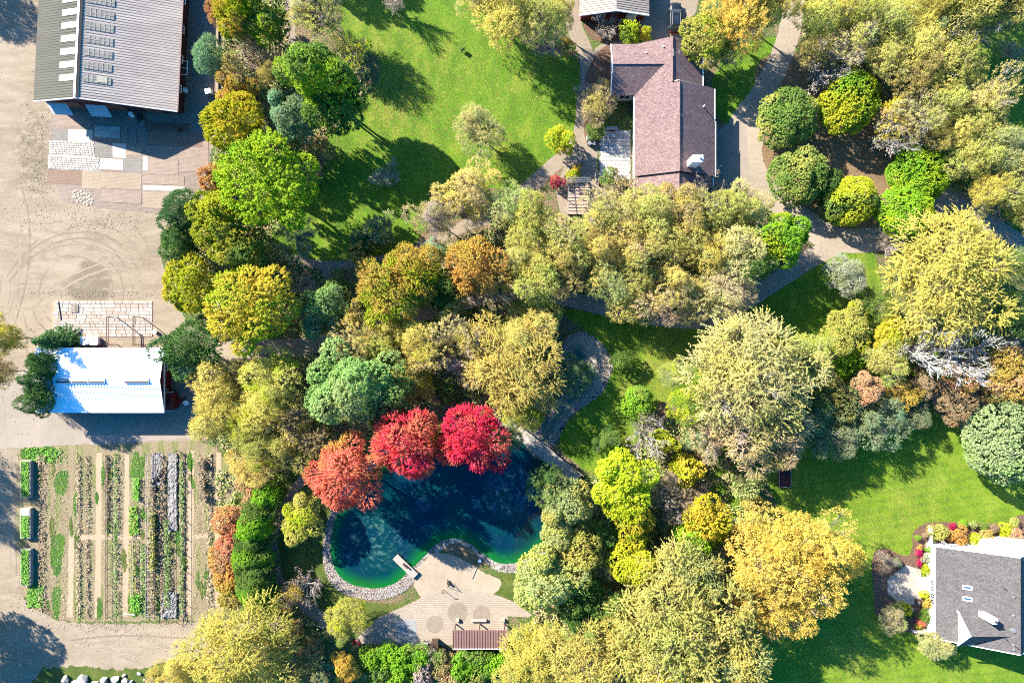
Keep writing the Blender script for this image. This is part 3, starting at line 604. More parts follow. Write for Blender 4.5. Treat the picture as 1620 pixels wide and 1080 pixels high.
m = MB(); m.tube([H(961, 125.5, 5.93), H(1037, 125.5, 5.93)], .09, 6); m.tube([H(1048.8, 87, 6.55), H(1048.8, 154, 6.55)], .09, 6); m.tube([H(1058, 155, 7.03), H(1058, 204, 7.03)], .09, 6); m.tube([H(1057.6, 204, 7.17), H(1057.6, 288, 7.17)], .09, 6); m.tube([H(1058.1, 288.5, 6.63), H(1058.1, 325, 6.63)], .09, 6)
m.build('ridge_cap', MRED, house)
m = MB()
for u, v0, v1, z, s in ((1101.8, 87, 153.5, 3.74, 1), (1119.5, 155, 203, 3.78, 1), (1120.5, 204.5, 287.5, 3.83, 1), (996.2, 167, 287, 3.74, -1), (1118.3, 289, 325, 3.44, 1)):
    p, q = H(u, v1, 0), H(u, v0, 0); m.box(p[0] - .07, p[0] + .07, p[1], q[1], z - .12, z)
m.build('gutter', MWHITE, house)
m = MB(); p = H(961, 164.6, 0); q = H(961, 86.5, 0)
m.slab([H(960.3, 86.5, 3.84), H(960.3, 125.5, 5.92), H(961, 125.5, 5.92), H(961, 86.5, 3.84)][::-1], .3); m.slab([H(960.3, 125.6, 5.92), H(960.3, 164.6, 3.84), H(961, 164.6, 3.84), H(961, 125.6, 5.92)][::-1], .3); m.build('rake_trim', MWHITE, house)
ch = MB(); p = H(1078, 276, 0); ch.box(p[0] - .75, p[0] + .75, p[1] - .45, p[1] + .45, 4.5, 9.4); cho = ch.build('chimney', MWHITE, house)
MB().box(p[0] - .82, p[0] + .82, p[1] - .52, p[1] + .52, 9.402, 9.5).build('chimney_cap', simple('cap_grey', (.5, .52, .54), .5), cho); MB().cyl(p[0] + .35, p[1], 9.5, 9.95, .13).build('flue', MGREYST, cho)
for u, v, hgt in ((992 + 20, 104, .5), (1036, 100, .4), (1099, 186, .7)):
    p = H(u, v, 0); z = hz(u) if u < 1050 else 3.8 + (1118 - u) * .0527; MB().cyl(p[0], p[1], z - .1, z + hgt, .09, k=8).build('vent_pipe', MWHITE, house)
an = MB(); p = H(1051, 116, 0); an.tube([(p[0], p[1], 6.4), (p[0], p[1], 8.0)], .03, 5); an.tube([(p[0] - .6, p[1], 7.9), (p[0] + .6, p[1], 7.9)], .02, 4); an.tube([(p[0] - .4, p[1] - .5, 7.9), (p[0] - .4, p[1] + .5, 7.9)], .02, 4); an.tube([(p[0] + .4, p[1] - .3, 7.9), (p[0] + .4, p[1] + .3, 7.9)], .02, 4); an.build('antenna', MGREYST, house)
for v in (105, 148): p = H(966, v, 0); window(house, p[0], p[1], 1.9, 1.3, 1.3, 'x-')
for v in (190, 215, 245, 270): p = H(1001, v, 0); window(house, p[0], p[1], 1.7, 1.6, 1.7, 'x-')
for v in (170, 195, 230, 262): p = H(1113, v, 0); window(house, p[0], p[1], 1.8, 1.3, 1.3, 'x+')
for v in (105, 130): p = H(1096, v, 0); window(house, p[0], p[1], 1.8, 1.3, 1.3, 'x+')
p = H(985, 160, 0); window(house, p[0], p[1], 1.8, 1.6, 1.4, 'y-')
bw_ = thing('boardwalk', 'narrow bluish boardwalk along the shaded east side of the rust-roofed house', 'deck', (*G(1128, 300), 0))
for k in range(44):
    q = MB() if k == 0 else None
    if k == 0: bme = MB().box(0, .95, 0, .21, .06, .12, bev=.01).mesh('board', MWOOD)
    b = link('board', bme, bw_); b.location = (0, .23 * k, R(0, .008))

# garage at the top
GO = (968, 38); gar = thing('garage', 'small low gabled garage with beige boarded roof cut by the top edge', 'garage', (*G(*GO), 0))
def Hg(u, v, z): return P3(u, v, z, GO)
m = MB(); gable_walls(m, -5.0, 4.9, 0, .5, 14, 3.0, 4.6); m.build('wall', MREDWALL, gar)
MB().slab([(-5.4, 0, 3.0), (-.002, 0, 4.6), (-.002, 14.5, 4.6), (-5.4, 14.5, 3.0)], .14).build('roof_slope', MBEIGE, gar); MB().slab([(.002, 0, 4.6), (5.3, 0, 3.0), (5.3, 14.5, 3.0), (.002, 14.5, 4.6)], .14).build('roof_slope', MBEIGE, gar)
m = MB(); y = .3
while y < 14:
    m.slab([(-5.4, y, 3.05), (-.05, y, 4.64), (-.05, y + .05, 4.64), (-5.4, y + .05, 3.05)], .05); m.slab([(.05, y, 4.64), (5.3, y, 3.05), (5.3, y + .05, 3.05), (.05, y + .05, 4.64)], .05); y += .35
m.build('roof_batten', simple('batten_brown', (.34, .285, .225), .7), gar)['kind'] = 'stuff'
m = MB(); m.slab([(-5.4, -.14, 3.05), (-.01, -.14, 4.66), (-.01, -.003, 4.66), (-5.4, -.003, 3.05)], .3); m.slab([(.01, -.14, 4.66), (5.3, -.14, 3.05), (5.3, -.003, 3.05), (.01, -.003, 4.66)], .3); m.build('rake_trim', MWHITE, gar)
MB().box(2.0, 3.6, .42, .498, 0, 2.1).build('door', MWHITE, gar); window(gar, -2, .5, 1.6, 1.2, 1.0, 'y-')

# ------------------------------------------------------------------ white house, bottom right
VO = (1466, 997); vil = thing('house', 'white house with grey shingle roof and twin skylights beside the flower beds', 'house', (*G(*VO), 0))
def Hv(u, v, z): return P3(u, v, z, VO)
rx = 8.6; ex = 17.2; yS, yN = 0, 14.1
m = MB(); gable_walls(m, .0, ex - .2, rx, .3, yN - .2, 3.0, 8.3, drop=.2); m.build('wall', MWHITE, vil)
m = MB(); gable_walls(m, rx - 1.5, ex - .4, rx + 3.5, yN - .22, yN + .9, 3.0, 6.5, drop=.1); m.build('wall', MWHITE, vil)
roofv = lambda pts, t=.2, mat_=MGREYS: MB().slab(pts, t).build('roof_slope', mat_, vil)
roofv([(-.35, yS, 2.8), (rx - .002, yS, 8.3), (rx - .002, yN, 8.3), (-.35, yN, 2.8)]); roofv([(rx + .002, yS, 8.3), (ex + .35, yS, 2.8), (ex + .35, yN, 2.8), (rx + .002, yN, 8.3)])
m = MB(); 
for yy in (yS - .1, yN): m.slab([(-.37, yy, 2.84), (rx, yy, 8.34), (rx, yy + .1, 8.34), (-.37, yy + .1, 2.84)], .25); m.slab([(rx + .004, yy, 8.34), (ex + .37, yy, 2.84), (ex + .37, yy + .1, 2.84), (rx + .004, yy + .1, 8.34)], .25)
m.box(-.5, -.355, yS, yN, 2.7, 2.83); m.build('trim', MWHITE, vil)
MB().tube([(rx, 0, 8.33), (rx, yN, 8.33)], .1, 6).build('ridge_cap', MGREYS, vil)
def vz(x): return 2.8 + (x + .35) * (5.5 / (rx + .35))
for yy in (8.6, 6.9):
    x = 2.6; s = 5.5 / (rx + .35); f = MB().slab([(x, yy - .32, vz(x) + .12), (x + 1.0, yy - .32, vz(x + 1) + .12), (x + 1.0, yy + .32, vz(x + 1) + .12), (x, yy + .32, vz(x) + .12)], .14).build('skylight', MWHITE, vil)
    MB().slab([(x + .12, yy - .16, vz(x + .12) + .13), (x + .88, yy - .16, vz(x + .88) + .13), (x + .88, yy + .16, vz(x + .88) + .13), (x + .12, yy + .16, vz(x + .12) + .13)], .03).build('pane', simple('skylight_glass', (.03, .09, .16), .08, spec=.8) if yy > 8 else bpy.data.materials['skylight_glass'], f)
for yy, r in ((8.3, .14), (5.6, .14), (3.4, .3), (1.3, .14), (-.6 + 1.2, .12)):
    x = 7.9; MB().cyl(x, yy, vz(x) - .2, vz(x) + .3, r, k=10).build('roof_vent', MGREYST, vil)
for x, yy in ((7.0, 9.3), (7.1, 1.9), (8.2, 1.0)): MB().cyl(x, yy, vz(x) - .2, vz(x) + .45, .07, k=6).build('vent_pipe', MDARK, vil)
# dormer facing west near the south end
dz = 4.4; dx = (dz - 2.8) / (5.5 / (rx + .35)) - .35 ; dy = 2.4
m = MB(); a = [(dx - .1, dy - 2.2, 3.6), (dx - .1, dy + 2.2, 3.6), (dx - .1, dy + 2.2, 5.1), (dx - .1, dy, 7.5), (dx - .1, dy - 2.2, 5.1)]; b = [(dx + 3.5, y, z) for _, y, z in a]
m.poly(a + b, [(0, 1, 2, 3, 4)[::-1], (9, 8, 7, 6, 5)[::-1], (0, 5, 6, 1), (1, 6, 7, 2), (2, 7, 8, 3), (3, 8, 9, 4), (4, 9, 5, 0)]); dm = m.build('dormer', MWHITE, vil)
MB().slab([(dx - .4, dy + .003, 7.75), (dx + 5.6, dy + .003, 7.75), (dx + 1.1, dy + 2.6, 4.9), (dx - .4, dy + 2.6, 4.9)][::-1], .12).build('dormer_roof', MGREYS, dm)
MB().slab([(dx - .4, dy - .003, 7.75), (dx - .4, dy - 2.6, 4.9), (dx + 1.1, dy - 2.6, 4.9), (dx + 5.6, dy - .003, 7.75)][::-1], .12).build('dormer_roof', MGREYS, dm)
for s in (1, -1): MB().slab([(dx - .56, dy + s * .004, 7.81), (dx - .41, dy + s * .004, 7.81), (dx - .41, dy + s * 2.65, 4.92), (dx - .56, dy + s * 2.65, 4.92)][::-s], .3).build('trim', MWHITE, dm)
MB().box(4.3, 5.1, 4.6, 5.4, 4, 8.7).build('chimney', MWHITE, vil); MB().cyl(4.7, 5.0, 8.7, 9.1, .16).build('flue', MDARK, vil)
for yy in (8.1, 7.2, 6.1, 5.2): window(vil, 0, yy, 1.7, .7, 1.3, 'x-')
for xx in (3, 12): window(vil, xx, yN - .2, 1.7, 1.2, 1.2, 'y+')
window(vil, 10.6, yN + .9, 1.7, 1.4, 1.2, 'y+')
for xx in (3, 8, 13): window(vil, xx, .3, 1.7, 1.2, 1.3, 'y-')
st = thing('deck_stairs', 'white painted stair with treads beside the stone patio of the white house', 'stairs', (*G(1460, 933), 0))
for k in range(5): MB().box(-.6 + k * .25, -.36 + k * .25, 0, 2.1, 0, .14 + k * .14, bev=.01).build('tread', MWHITE, st)
m = MB(); 
for yy in (-.06, 2.12): m.box(-.6, .7, yy, yy + .05, .9, .98); m.box(-.6, -.54, yy, yy + .05, 0, .9)
m.build('handrail', MWHITE, st)
fn = thing('trellis_fence', 'short white fence standing north from the white house corner bed', 'fence', (*G(1468, 860), 0))
m = MB(); m.box(0, .08, 0, 3.0, .9, 1.0); m.box(0, .08, 0, 3.0, .3, .38); m.build('rail', MWHITE, fn)
for k in range(13): MB().box(.01, .06, k * .24, k * .24 + .14, .05, 1.15).build('picket', MWHITE, fn)
fn = thing('trellis_fence', 'short white fence running west from the south corner of the white house', 'fence', (*G(1440, 996), 0))
m = MB(); m.box(0, 2.6, 0, .08, .9, 1.0); m.box(0, 2.6, 0, .08, .3, .38); m.build('rail', MWHITE, fn)
for k in range(11): MB().box(k * .24, k * .24 + .14, .01, .06, .05, 1.15).build('picket', MWHITE, fn)
sheet('mulch_bed', [(1380, 905), (1381, 880), (1388, 868), (1405, 868), (1422, 876), (1436, 878), (1443, 866), (1444, 846), (1452, 834), (1475, 826), (1530, 826), (1590, 827), (1604, 817), (1640, 816), (1660, 860), (1640, 870), (1470, 870), (1466, 1000), (1440, 1000), (1410, 990), (1385, 970), (1382, 935)], .018, MMULCH, n=4)
sheet('stone_patio', [(1433, 893), (1457, 901), (1457, 947), (1446, 947), (1446, 956), (1425, 955), (1404, 938), (1404, 916)], .026, m_pave('patio_stone', (.43, .37, .30), .07, .7), smooth=False)

# ------------------------------------------------------------------ shelter, ovens and timber by the pond terrace
sh = thing('shelter', 'open shelter with brown ribbed metal roof at the pond terrace', 'shelter', (*G(718.6, 1013), 0))
MB().slab([(0, 0, 2.75), (8.3, 0, 2.75), (8.3, 2.95, 3.05), (0, 2.95, 3.05)], .1).build('roof', MBROWNROOF, sh)
m = MB()
for k in range(21): x = .02 + k * .41; m.slab([(x, 0, 2.81), (x + .06, 0, 2.81), (x + .06, 2.95, 3.11), (x, 2.95, 3.11)], .06)
m.build('roof_rib', m_metal('brown_rib', (.18, .095, .08), .5), sh)['kind'] = 'stuff'
for x in (.2, 4.0, 7.9):
    for y in (.2, 2.6): MB().box(x, x + .16, y, y + .16, 0, 2.68 + y * .1).build('post', MDARKWOOD, sh)
MB().box(0, 8.3, .0, .12, .0, 2.2).build('back_wall', MDARKWOOD, sh); MB().box(0, 8.3, -.1, -.003, 2.5, 2.75).build('fascia', MWHITE, sh)
for u, wd, lb in ((724, .55, 'small pale stone block at the west corner of the brown shelter'), (757, 2.6, 'long pale bench in front of the middle of the brown shelter'), (796, .55, 'small pale stone block at the east corner of the brown shelter')):
    t = thing('bench' if wd > 1 else 'stone_block', lb, 'bench' if wd > 1 else 'block', (*G(u, 981.5), 0)); MB().box(-wd / 2, wd / 2, 0, .45, .35 if wd > 1 else 0, .45 if wd > 1 else .5, bev=.02).build('seat' if wd > 1 else 'block', MPALEWOOD, t)
    if wd > 1:
        for x in (-wd / 2 + .1, wd / 2 - .2): MB().box(x, x + .1, .05, .4, 0, .35).build('leg', MPALEWOOD, t)
ov = thing('grill_hut', 'dark roofed grill hut on the terrace between hedge and shelter', 'hut', (*G(689, 1014), 0))
MB().box(-.5, .5, -.35, .5, 0, 1.7).build('body', MDARKWOOD, ov); MB().slab([(-.65, -.5, 1.8), (.65, -.5, 1.8), (.65, .65, 2.1), (-.65, .65, 2.1)], .08).build('roof', MRUST, ov); MB().cyl(-.2, .1, 1.95, 2.6, .09).build('flue', MDARK, ov)
ov = thing('barbecue', 'black barbecue cart with grey lid left of the dark grill hut', 'barbecue', (*G(675, 1014), 0))
MB().box(-.45, .35, -.3, .3, .55, .85, bev=.03).build('body', MDARK, ov); MB().tube([(-.4, 0, .9), (.3, 0, .9)], .27, 10).build('lid', MGREYST, ov); MB().box(.36, .65, -.25, .25, .8, .84).build('side_shelf', MGREYST, ov)
for x in (-.4, .28):
    for y in (-.25, .22): MB().box(x, x + .05, y, y + .05, 0, .55).build('leg', MDARK, ov)
for u, v, c, lb in ((563, 1013, MREDOBJ, 'red plastic chair beside the orange shrub'), (570, 1016, MREDOBJ, 'red plastic chair standing right of its twin by the hedge'), (601, 633 - 0, None, '')):
    if c is None: continue
    t = thing('chair', lb, 'chair', (*G(u, v), 0), R(0, 3)); MB().box(-.25, .25, -.25, .25, .40, .46, bev=.01).build('seat', c, t); MB().box(-.25, .25, .22, .28, .46, .95).build('backrest', c, t)
    for x in (-.24, .19):
        for y in (-.24, .19): MB().box(x, x + .05, y, y + .05, 0, .40).build('leg', c, t)
lg = MB().tube([(-1.1, .25, .2), (1.0, -.35, .2)], .2, 8).build('log', MPALEWOOD, None); lg.location = (*G(503, 988), 0); tag(lg, 'pale log lying where the garden path meets the terrace', 'log')

# dock
dk = thing('dock', 'pale wooden dock reaching from the gravel bank into the pond', 'dock', (*G(658, 909.5), 0), math.atan2(-(905 - 874), -(662 - 631)) + PI + 0)
ang = math.atan2(879 - 909.5, -(627 - 658.8)); dk.rotation_euler.z = math.atan2(909.5 - 879, 627 - 658.8)
me = MB().box(0, .155, -.57, .57, .42, .47, bev=.01).mesh('plank', MPALEWOOD)
for k in range(27): b = link('plank', me, dk); b.location = (k * .165, 0, R(0, .01))
MB().box(0, 4.45, -.5, -.4, .26, .415).build('beam', MDARKWOOD, dk); MB().box(0, 4.45, .4, .5, .26, .415).build('beam', MDARKWOOD, dk)
for x in (.2, 2.3, 4.3):
    for y in (-.63, .57): MB().cyl(x, y, -.3, .5, .06, k=8).build('post', MDARKWOOD, dk)
bd = thing('kayak_rack', 'small dark bench standing on the middle of the wooden dock', 'bench', (*G(642.5, 892.5), .475), dk.rotation_euler.z)
MB().box(-.55, .55, -.12, .12, .35, .40).build('seat', MRUST, bd)
for x in (-.5, .42): MB().box(x, x + .08, -.1, .1, 0, .35).build('leg', MRUST, bd)
# bridge
b0, b1 = G(818, 680), G(916, 758); ba = math.atan2(b1[1] - b0[1], b1[0] - b0[0]); BLn = math.hypot(b1[0] - b0[0], b1[1] - b0[1])
brg = thing('footbridge', 'pale plank footbridge with white side rails over the stream mouth', 'bridge', (*b0, 0), ba)
me = MB().box(0, .265, -.95, .95, .0, .06, bev=.01).mesh('plank', MPALEWOOD)
def bz(x): return .55 + .35 * math.sin(PI * x / BLn)
n = int(BLn / .28)
for k in range(n): b = link('plank', me, brg); b.location = (k * .28, R(-.02, .02), bz(k * .28)); b.rotation_euler.y = -math.atan(.35 * PI / BLn * math.cos(PI * k * .28 / BLn))
for s in (-1, 1):
    m = MB(); m.tube([(x, s * 1.0, bz(x) + .95) for x in np.linspace(0, BLn, 12)], .055, 4); m.tube([(x, s * 1.0, bz(x) + .5) for x in np.linspace(0, BLn, 12)], .035, 4); m.build('handrail', MPALEWOOD, brg)
    MB().slab([(0, s * .9 - .06, .5), (BLn, s * .9 - .06, .5), (BLn, s * .9 + .06, .5), (0, s * .9 + .06, .5)], .3).build('beam', MDARKWOOD, brg)
    for k in range(8): x = .1 + k * (BLn - .2) / 7; MB().box(x - .05, x + .05, s * 1.0 - .05, s * 1.0 + .05, -.1, bz(x) + .93).build('post', MWOOD, brg)

# beach things
o = thing('fire_tripod', 'dark iron tripod over a burnt patch on the sandy beach', 'tripod', (*G(711, 922), 0))
for k in range(3): a = k * 2.1; MB().tube([(.7 * math.cos(a), .7 * math.sin(a), 0), (-.05 * math.cos(a), -.05 * math.sin(a), 1.5)], .035, 5).build('leg', MDARK, o)
MB().ball((0, 0, .45), .24, 10, sq=(1, 1, .7)).build('kettle', MDARK, o); MB().cyl(0, 0, .0, .05, .4, k=10).build('ash_patch', MDARK, o)
o = thing('post_sign', 'thin dark T-shaped post standing left of the tripod on the sand', 'post', (*G(701, 932), 0)); MB().cyl(0, 0, 0, 1.5, .05, k=6).build('post', MRUST, o); MB().box(-.1, .5, -.03, .03, 1.45, 1.55).build('arm', MRUST, o)
o = thing('beach_pole', 'long pale pole with a round white end lying across the shaded sand', 'pole', (*G(747, 915), .02)); MB().tube([(0, 0, .05), (1.15, 2.7, .05)], .045, 6).build('shaft', MGREYST, o); MB().cyl(1.2, 2.85, .0, .12, .28, k=14).build('round_end', MWHITE, o)
o = thing('lawn_marker', 'small black slanted board standing alone on the upper lawn', 'sign', (*G(733, 81), 0), .7); MB().box(-.35, .35, -.04, .04, .3, .95).build('board', MDARK, o)
for x in (-.25, .2): MB().box(x, x + .05, .045, .09, 0, .9).build('leg', MDARK, o)

# ------------------------------------------------------------------ flagstone pad north of the white shed
pad = tag(MB().box(*(G(83, 530)[0], G(242, 530)[0]), G(83, 530)[1], G(83, 475)[1], 0, .02).build('flagstone_pad', MTAN), kind='structure')
smes = [MB().box(0, 1, 0, 1, .025, .075, bev=.02).mesh('flagstone', mm) for mm in (MSLAB, MSLABW, MSLABP)]
v = 476.0; row = 0
while v < 528:
    hh = random.choice((4.4, 5.2, 6.0)); u = 84 + R(0, 5)
    while u < 240:
        ww = random.choice((6, 8, 10, 13, 16)); ww = min(ww, 241.5 - u)
        if ww < 2: break
        pr = .75 if v < 492 and u < 160 else .25
        q = link('flagstone', smes[1] if R(0, 1) < pr else smes[0 if R(0, 1) < .6 else 2], pad)
        x, y = G(u, v + hh); q.location = (x, y, R(0, .012)); q.scale = (ww * .1 - .05, hh * .1 - .05, 1); q.rotation_euler.z = R(-.008, .008); u += ww
    v += hh; row += 1
for (u, lb) in ((186, 'left steel frame of two posts and a crossbar over the flagstones'), (226.5, 'right steel frame of two posts and a crossbar over the flagstones')):
    o = thing('steel_gantry', lb, 'frame', (*G(u, 545), 0), group='steel gantries over the flagstones')
    for y in (0, 4.3): MB().box(-.05, .05, y - .05, y + .05, 0, 2.85).build('post', MRUST, o)
    MB().box(-.06, .06, -.1, 4.4, 2.852, 2.95).build('crossbar', MRUST, o); MB().box(.25, .33, -.1, 4.4, 2.852, 2.93).build('crossbar', MRUST, o)
    m = MB(); m.box(-.1, .35, 0, .06, 2.78, 2.85); m.box(-.1, .35, 4.24, 4.3, 2.78, 2.85); m.build('bracket', MRUST, o)
o = tag(MB().tube([(*G(93, 477), .14), (*G(97.5, 506), .14)], .07, 6).build('steel_pole', MDARK), 'dark pole lying across the west end of the flagstones', 'pole')
o = thing('pallet', 'small grey wooden pallet lying on the flagstones', 'pallet', (*G(113, 494), .09))
for k in range(6): MB().box(k * .2, k * .2 + .14, 0, 1.25, .1, .13).build('slat', MWOOD, o)
for y in (0, .55, 1.15): MB().box(0, 1.14, y, y + .1, 0, .099).build('runner', MDARKWOOD, o)
o = thing('chest', 'long white chest against the back of the white-roofed shed', 'chest', (*G(132, 545), 0)); MB().box(0, 2.7, 0, 1.15, 0, .8, bev=.03).build('body', MWHITE, o); MB().box(-.04, 2.74, -.04, .58, .802, .86, bev=.02).build('lid', MWHITE, o); MB().box(-.04, 2.74, .60, 1.19, .802, .86, bev=.02).build('lid', MWHITE, o)
o = thing('bucket', 'white bucket standing between the flagstones and the dark pine', 'bucket', (*G(247, 525), 0)); MB().cyl(0, 0, 0, .55, .26, .33, 12).build('body', MWHITE, o); MB().tube([(-.33, 0, .5), (0, 0, .8), (.33, 0, .5)], .02, 4).build('handle', MDARK, o)

# ------------------------------------------------------------------ planters
LEAFG = simple('crop_leaf', (.15, .38, .03), .8, .4, 6); LEAFD = simple('dark_crop_leaf', (.16, .25, .06), .6, .5, 6); LEAFY = simple('yellow_crop_leaf', (.26, .28, .03), .6, .4, 6); LEAFS = simple('straw_stem', (.36, .29, .17), .8, .3, 6); LEAFB = simple('brown_stem', (.27, .20, .12), .8, .4, 6)
SOIL = simple('dark_soil', (.045, .03, .02), .95, .3, 6, bump=.5)
def tufts(m, x0, x1, y0, y1, z, n, s=.16, h=.25):
    for _ in range(n):
        c = Vector((R(x0, x1), R(y0, y1), z + R(0, h))); a = Vector((R(-1, 1), R(-1, 1), R(-.4, .6))).normalized() * s * R(.6, 1.3); b = a.cross(Vector((R(-.4, .4), R(-.4, .4), 1))).normalized() * s * R(.3, .6)
        m.face([c - a, c + b, c + a, c - b])
    return m
for v0, v1, lb, lid in ((727, 785, 'northernmost of the three weathered planter boxes on the west garden edge', 0), (802, 849, 'middle planter box on the west garden edge with a white lid at one end', 1), (866, 923, 'southernmost of the three weathered planter boxes on the west garden edge', 0)):
    L = (v1 - v0) * .1; o = thing('planter_box', lb, 'planter', (*G(38, v1), 0)); wd = 1.55
    for z in (0, .4):
        MB().box(0, .07, 0, L, z, z + .39).build('side_board', MPALEWOOD, o); MB().box(wd - .07, wd, 0, L, z, z + .39).build('side_board', MPALEWOOD, o)
        MB().box(.072, wd - .072, 0, .07, z, z + .39).build('side_board', MPALEWOOD, o); MB().box(.072, wd - .072, L - .07, L, z, z + .39).build('side_board', MPALEWOOD, o)
    m = MB(); m.box(-.03, .10, -.03, L + .03, .792, .84); m.box(wd - .10, wd + .03, -.03, L + .03, .792, .84); m.box(.102, wd - .102, -.03, .1, .792, .84); m.box(.102, wd - .102, L - .1, L + .03, .792, .84); m.build('rim', MPALEWOOD, o)
    MB().box(.072, wd - .072, .072, L - .072, 0, .68).build('soil', SOIL, o); yb = L - 1.2 if lid else L - .1
    tufts(MB(), .15, wd - .15, .15, yb, .72, int(150 * L), .14, .3).build('crop', LEAFG, o); tufts(MB(), .15, wd - .15, .15, yb, .72, int(60 * L), .14, .25).build('crop', LEAFD, o)
    if lid: MB().box(.15, wd - .2, L - 1.1, L - .12, .85, .93, bev=.02).build('lid', MWHITE, o)
GW = random.Random(8)
for k_ in range(46):
    u_, v_ = GW.uniform(58, 335), GW.uniform(722, 970); du, dv = GW.uniform(2, 5), GW.uniform(5, 22)
    sheet('weed_patch', [(u_ - du, v_), (u_, v_ - dv), (u_ + du, v_), (u_ + GW.uniform(-2, 2), v_ + dv)], .0235 + .0006 * k_, MGREENP if k_ % 3 else MROUGH, amp=1.2, seg=2)
# garden beds: crops, trellises, row cover
def crop(name, lab, u0, u1, v0, v1, mat_, n, s, h, grp=None):
    x0, y0 = G(u0, v1); x1, y1 = G(u1, v0); mm_ = tufts(MB(), 0, x1 - x0, 0, y1 - y0, .02, n, s, h); PX = [G(q, 0)[0] - x0 for q in (112, 156, 200, 301, 345)]; cy = G(0, 849)[1] - y0
    F_ = [f for f in mm_.f if not any(abs(mm_.v[f[0]][0] - q) < .42 for q in PX) and not (abs(mm_.v[f[0]][1] - cy) < .4 and x0 < G(222, 0)[0] and x0 + mm_.v[f[0]][0] > G(110, 0)[0])]; mm_.f = F_; mm_.mi = mm_.mi[:len(F_)]; o = mm_.build(name, mat_); o.location = (x0, y0, .012); return tag(o, lab, 'crop row', kind='stuff')
crop('crop_row', 'dry straw-coloured stalks in the western beds', 58, 148, 716, 975, LEAFS, 3200, .10, .2)
crop('crop_row', 'straw stubble in the middle beds', 162, 236, 716, 975, LEAFS, 2200, .10, .2)
crop('crop_row', 'straw stubble in the eastern beds', 284, 345, 716, 972, LEAFS, 2200, .10, .2)
for u0, u1, v0, v1, m_, nn, h in ((62, 72, 720, 965, LEAFB, 500, .3), (122, 128, 720, 975, LEAFS, 500, .35), (136, 142, 720, 975, LEAFB, 450, .3), (168, 173, 720, 840, LEAFB, 320, .4), (181, 188, 716, 975, LEAFD, 420, .5), (206, 216, 800, 970, LEAFY, 420, .5), (212, 222, 755, 790, LEAFG, 200, .6), (206, 220, 800, 850, LEAFG, 260, .5), (210, 224, 940, 965, LEAFG, 420, .7), (224, 232, 860, 975, LEAFD, 360, .5), (241, 249, 810, 900, LEAFY, 800, 1.0), (238, 248, 770, 970, LEAFB, 800, 1.0), (254, 262, 720, 970, LEAFB, 700, .5), (262, 270, 820, 960, LEAFD, 600, .7), (286, 292, 716, 970, LEAFD, 500, .5), (318, 326, 720, 790, LEAFB, 420, .9), (328, 336, 716, 960, LEAFS, 500, .3), (40, 100, 708, 732, LEAFG, 190, .2), (44, 70, 925, 960, LEAFG, 420, .2)):
    crop('crop_row', 'low crop plants in a garden bed', u0, u1, v0, v1, m_, nn, .2, h)
for u, v0, v1, hh, lb in ((172.5, 720, 975, .9, 'dark post-and-wire trellis west of the middle straw path'), (213, 850, 940, 1.1, 'pale string trellis over the yellow-green row'), (237, 718, 972, 1.2, 'long pale trellis west of the yellow bean row'), (249, 716, 930, 1.2, 'dark trellis east of the yellow bean row'), (283, 712, 972, 1.6, 'tall dark pipe trellis beside the crumpled row cover')):
    o = thing('trellis', lb, 'trellis', (*G(u, v1), 0)); L = (v1 - v0) * .1; n = max(3, int(L / 2.4)); mt = MPALEWOOD if 'pale' in lb else MDARK
    for k in range(n + 1): MB().box(-.035, .035, k * L / n - .035, k * L / n + .035, 0, hh).build('post', mt, o)
    for z in (hh - .05, hh * .5): MB().box(-.025, .025, .04, L - .04, z, z + .05).build('wire', mt, o)
# crossing strings between the two bean trellises
o = thing('string_grid', 'pale horizontal strings stretched across the bean bed between two trellises', 'strings', (*G(237, 970), 1.15))
for k in range(17): MB().tube([(0, k * 1.45, 0), (1.25, k * 1.45 + R(-.1, .1), .0)], .03, 4).build('string', MPALEWOOD, o)
def crumple(name, u0, u1, v0, v1, amp, mat_, step=.22, holes=None):
    x0, y0 = G(u0, v1); x1, y1 = G(u1, v0); nx, ny = int((x1 - x0) / step) + 1, int((y1 - y0) / step) + 1
    rng = np.random.default_rng(5); Z = rng.random((ny, nx)); Z = (Z + np.roll(Z, 1, 0) + np.roll(Z, 1, 1)) / 3 * amp
    X, Y = np.meshgrid(np.linspace(x0, x1, nx), np.linspace(y0, y1, ny)); X = X + rng.normal(0, step * .25, X.shape); Y = Y + rng.normal(0, step * .25, X.shape)
    vs = np.stack([X, Y, Z + .03], -1).reshape(-1, 3).tolist(); fs = []
    for j in range(ny - 1):
        for i in range(nx - 1):
            if holes and holes(X[j, i], Y[j, i]): continue
            k = j * nx + i; fs.append((k, k + 1, k + nx + 1, k + nx))
    me = bpy.data.meshes.new(name); me.from_pydata(vs, [], fs); me.materials.append(mat_); return link(name, me)
MFAB = simple('row_cover_fabric', (.25, .235, .22), .8, .12, 2)
tag(crumple('row_cover', 267, 281, 716, 838, .35, MFAB), 'crumpled pale row cover at the north end of the pipe trellis', 'row cover')
tag(crumple('row_cover', 256, 281, 935, 976, .5, MFAB), 'torn heap of pale row cover at the south end of the pipe trellis', 'row cover')
tag(crumple('row_cover', 240, 258, 716, 768, .3, MFAB), 'short pale row cover beside the black pots', 'row cover')
for u, v in ((243, 762), (249, 757), (255, 750), (246, 772)):
    o = tag(MB().ball((*G(u, v), .25), .42, 8, sq=(1, 1, .7), jit=.2).build('refuse_sack', MDARK), ('dark sack at the row cover, ' + {243: 'west of the others', 249: 'in the middle', 255: 'nearest the path', 246: 'southernmost'}[u]), 'sack', 'dark sacks on the row cover')
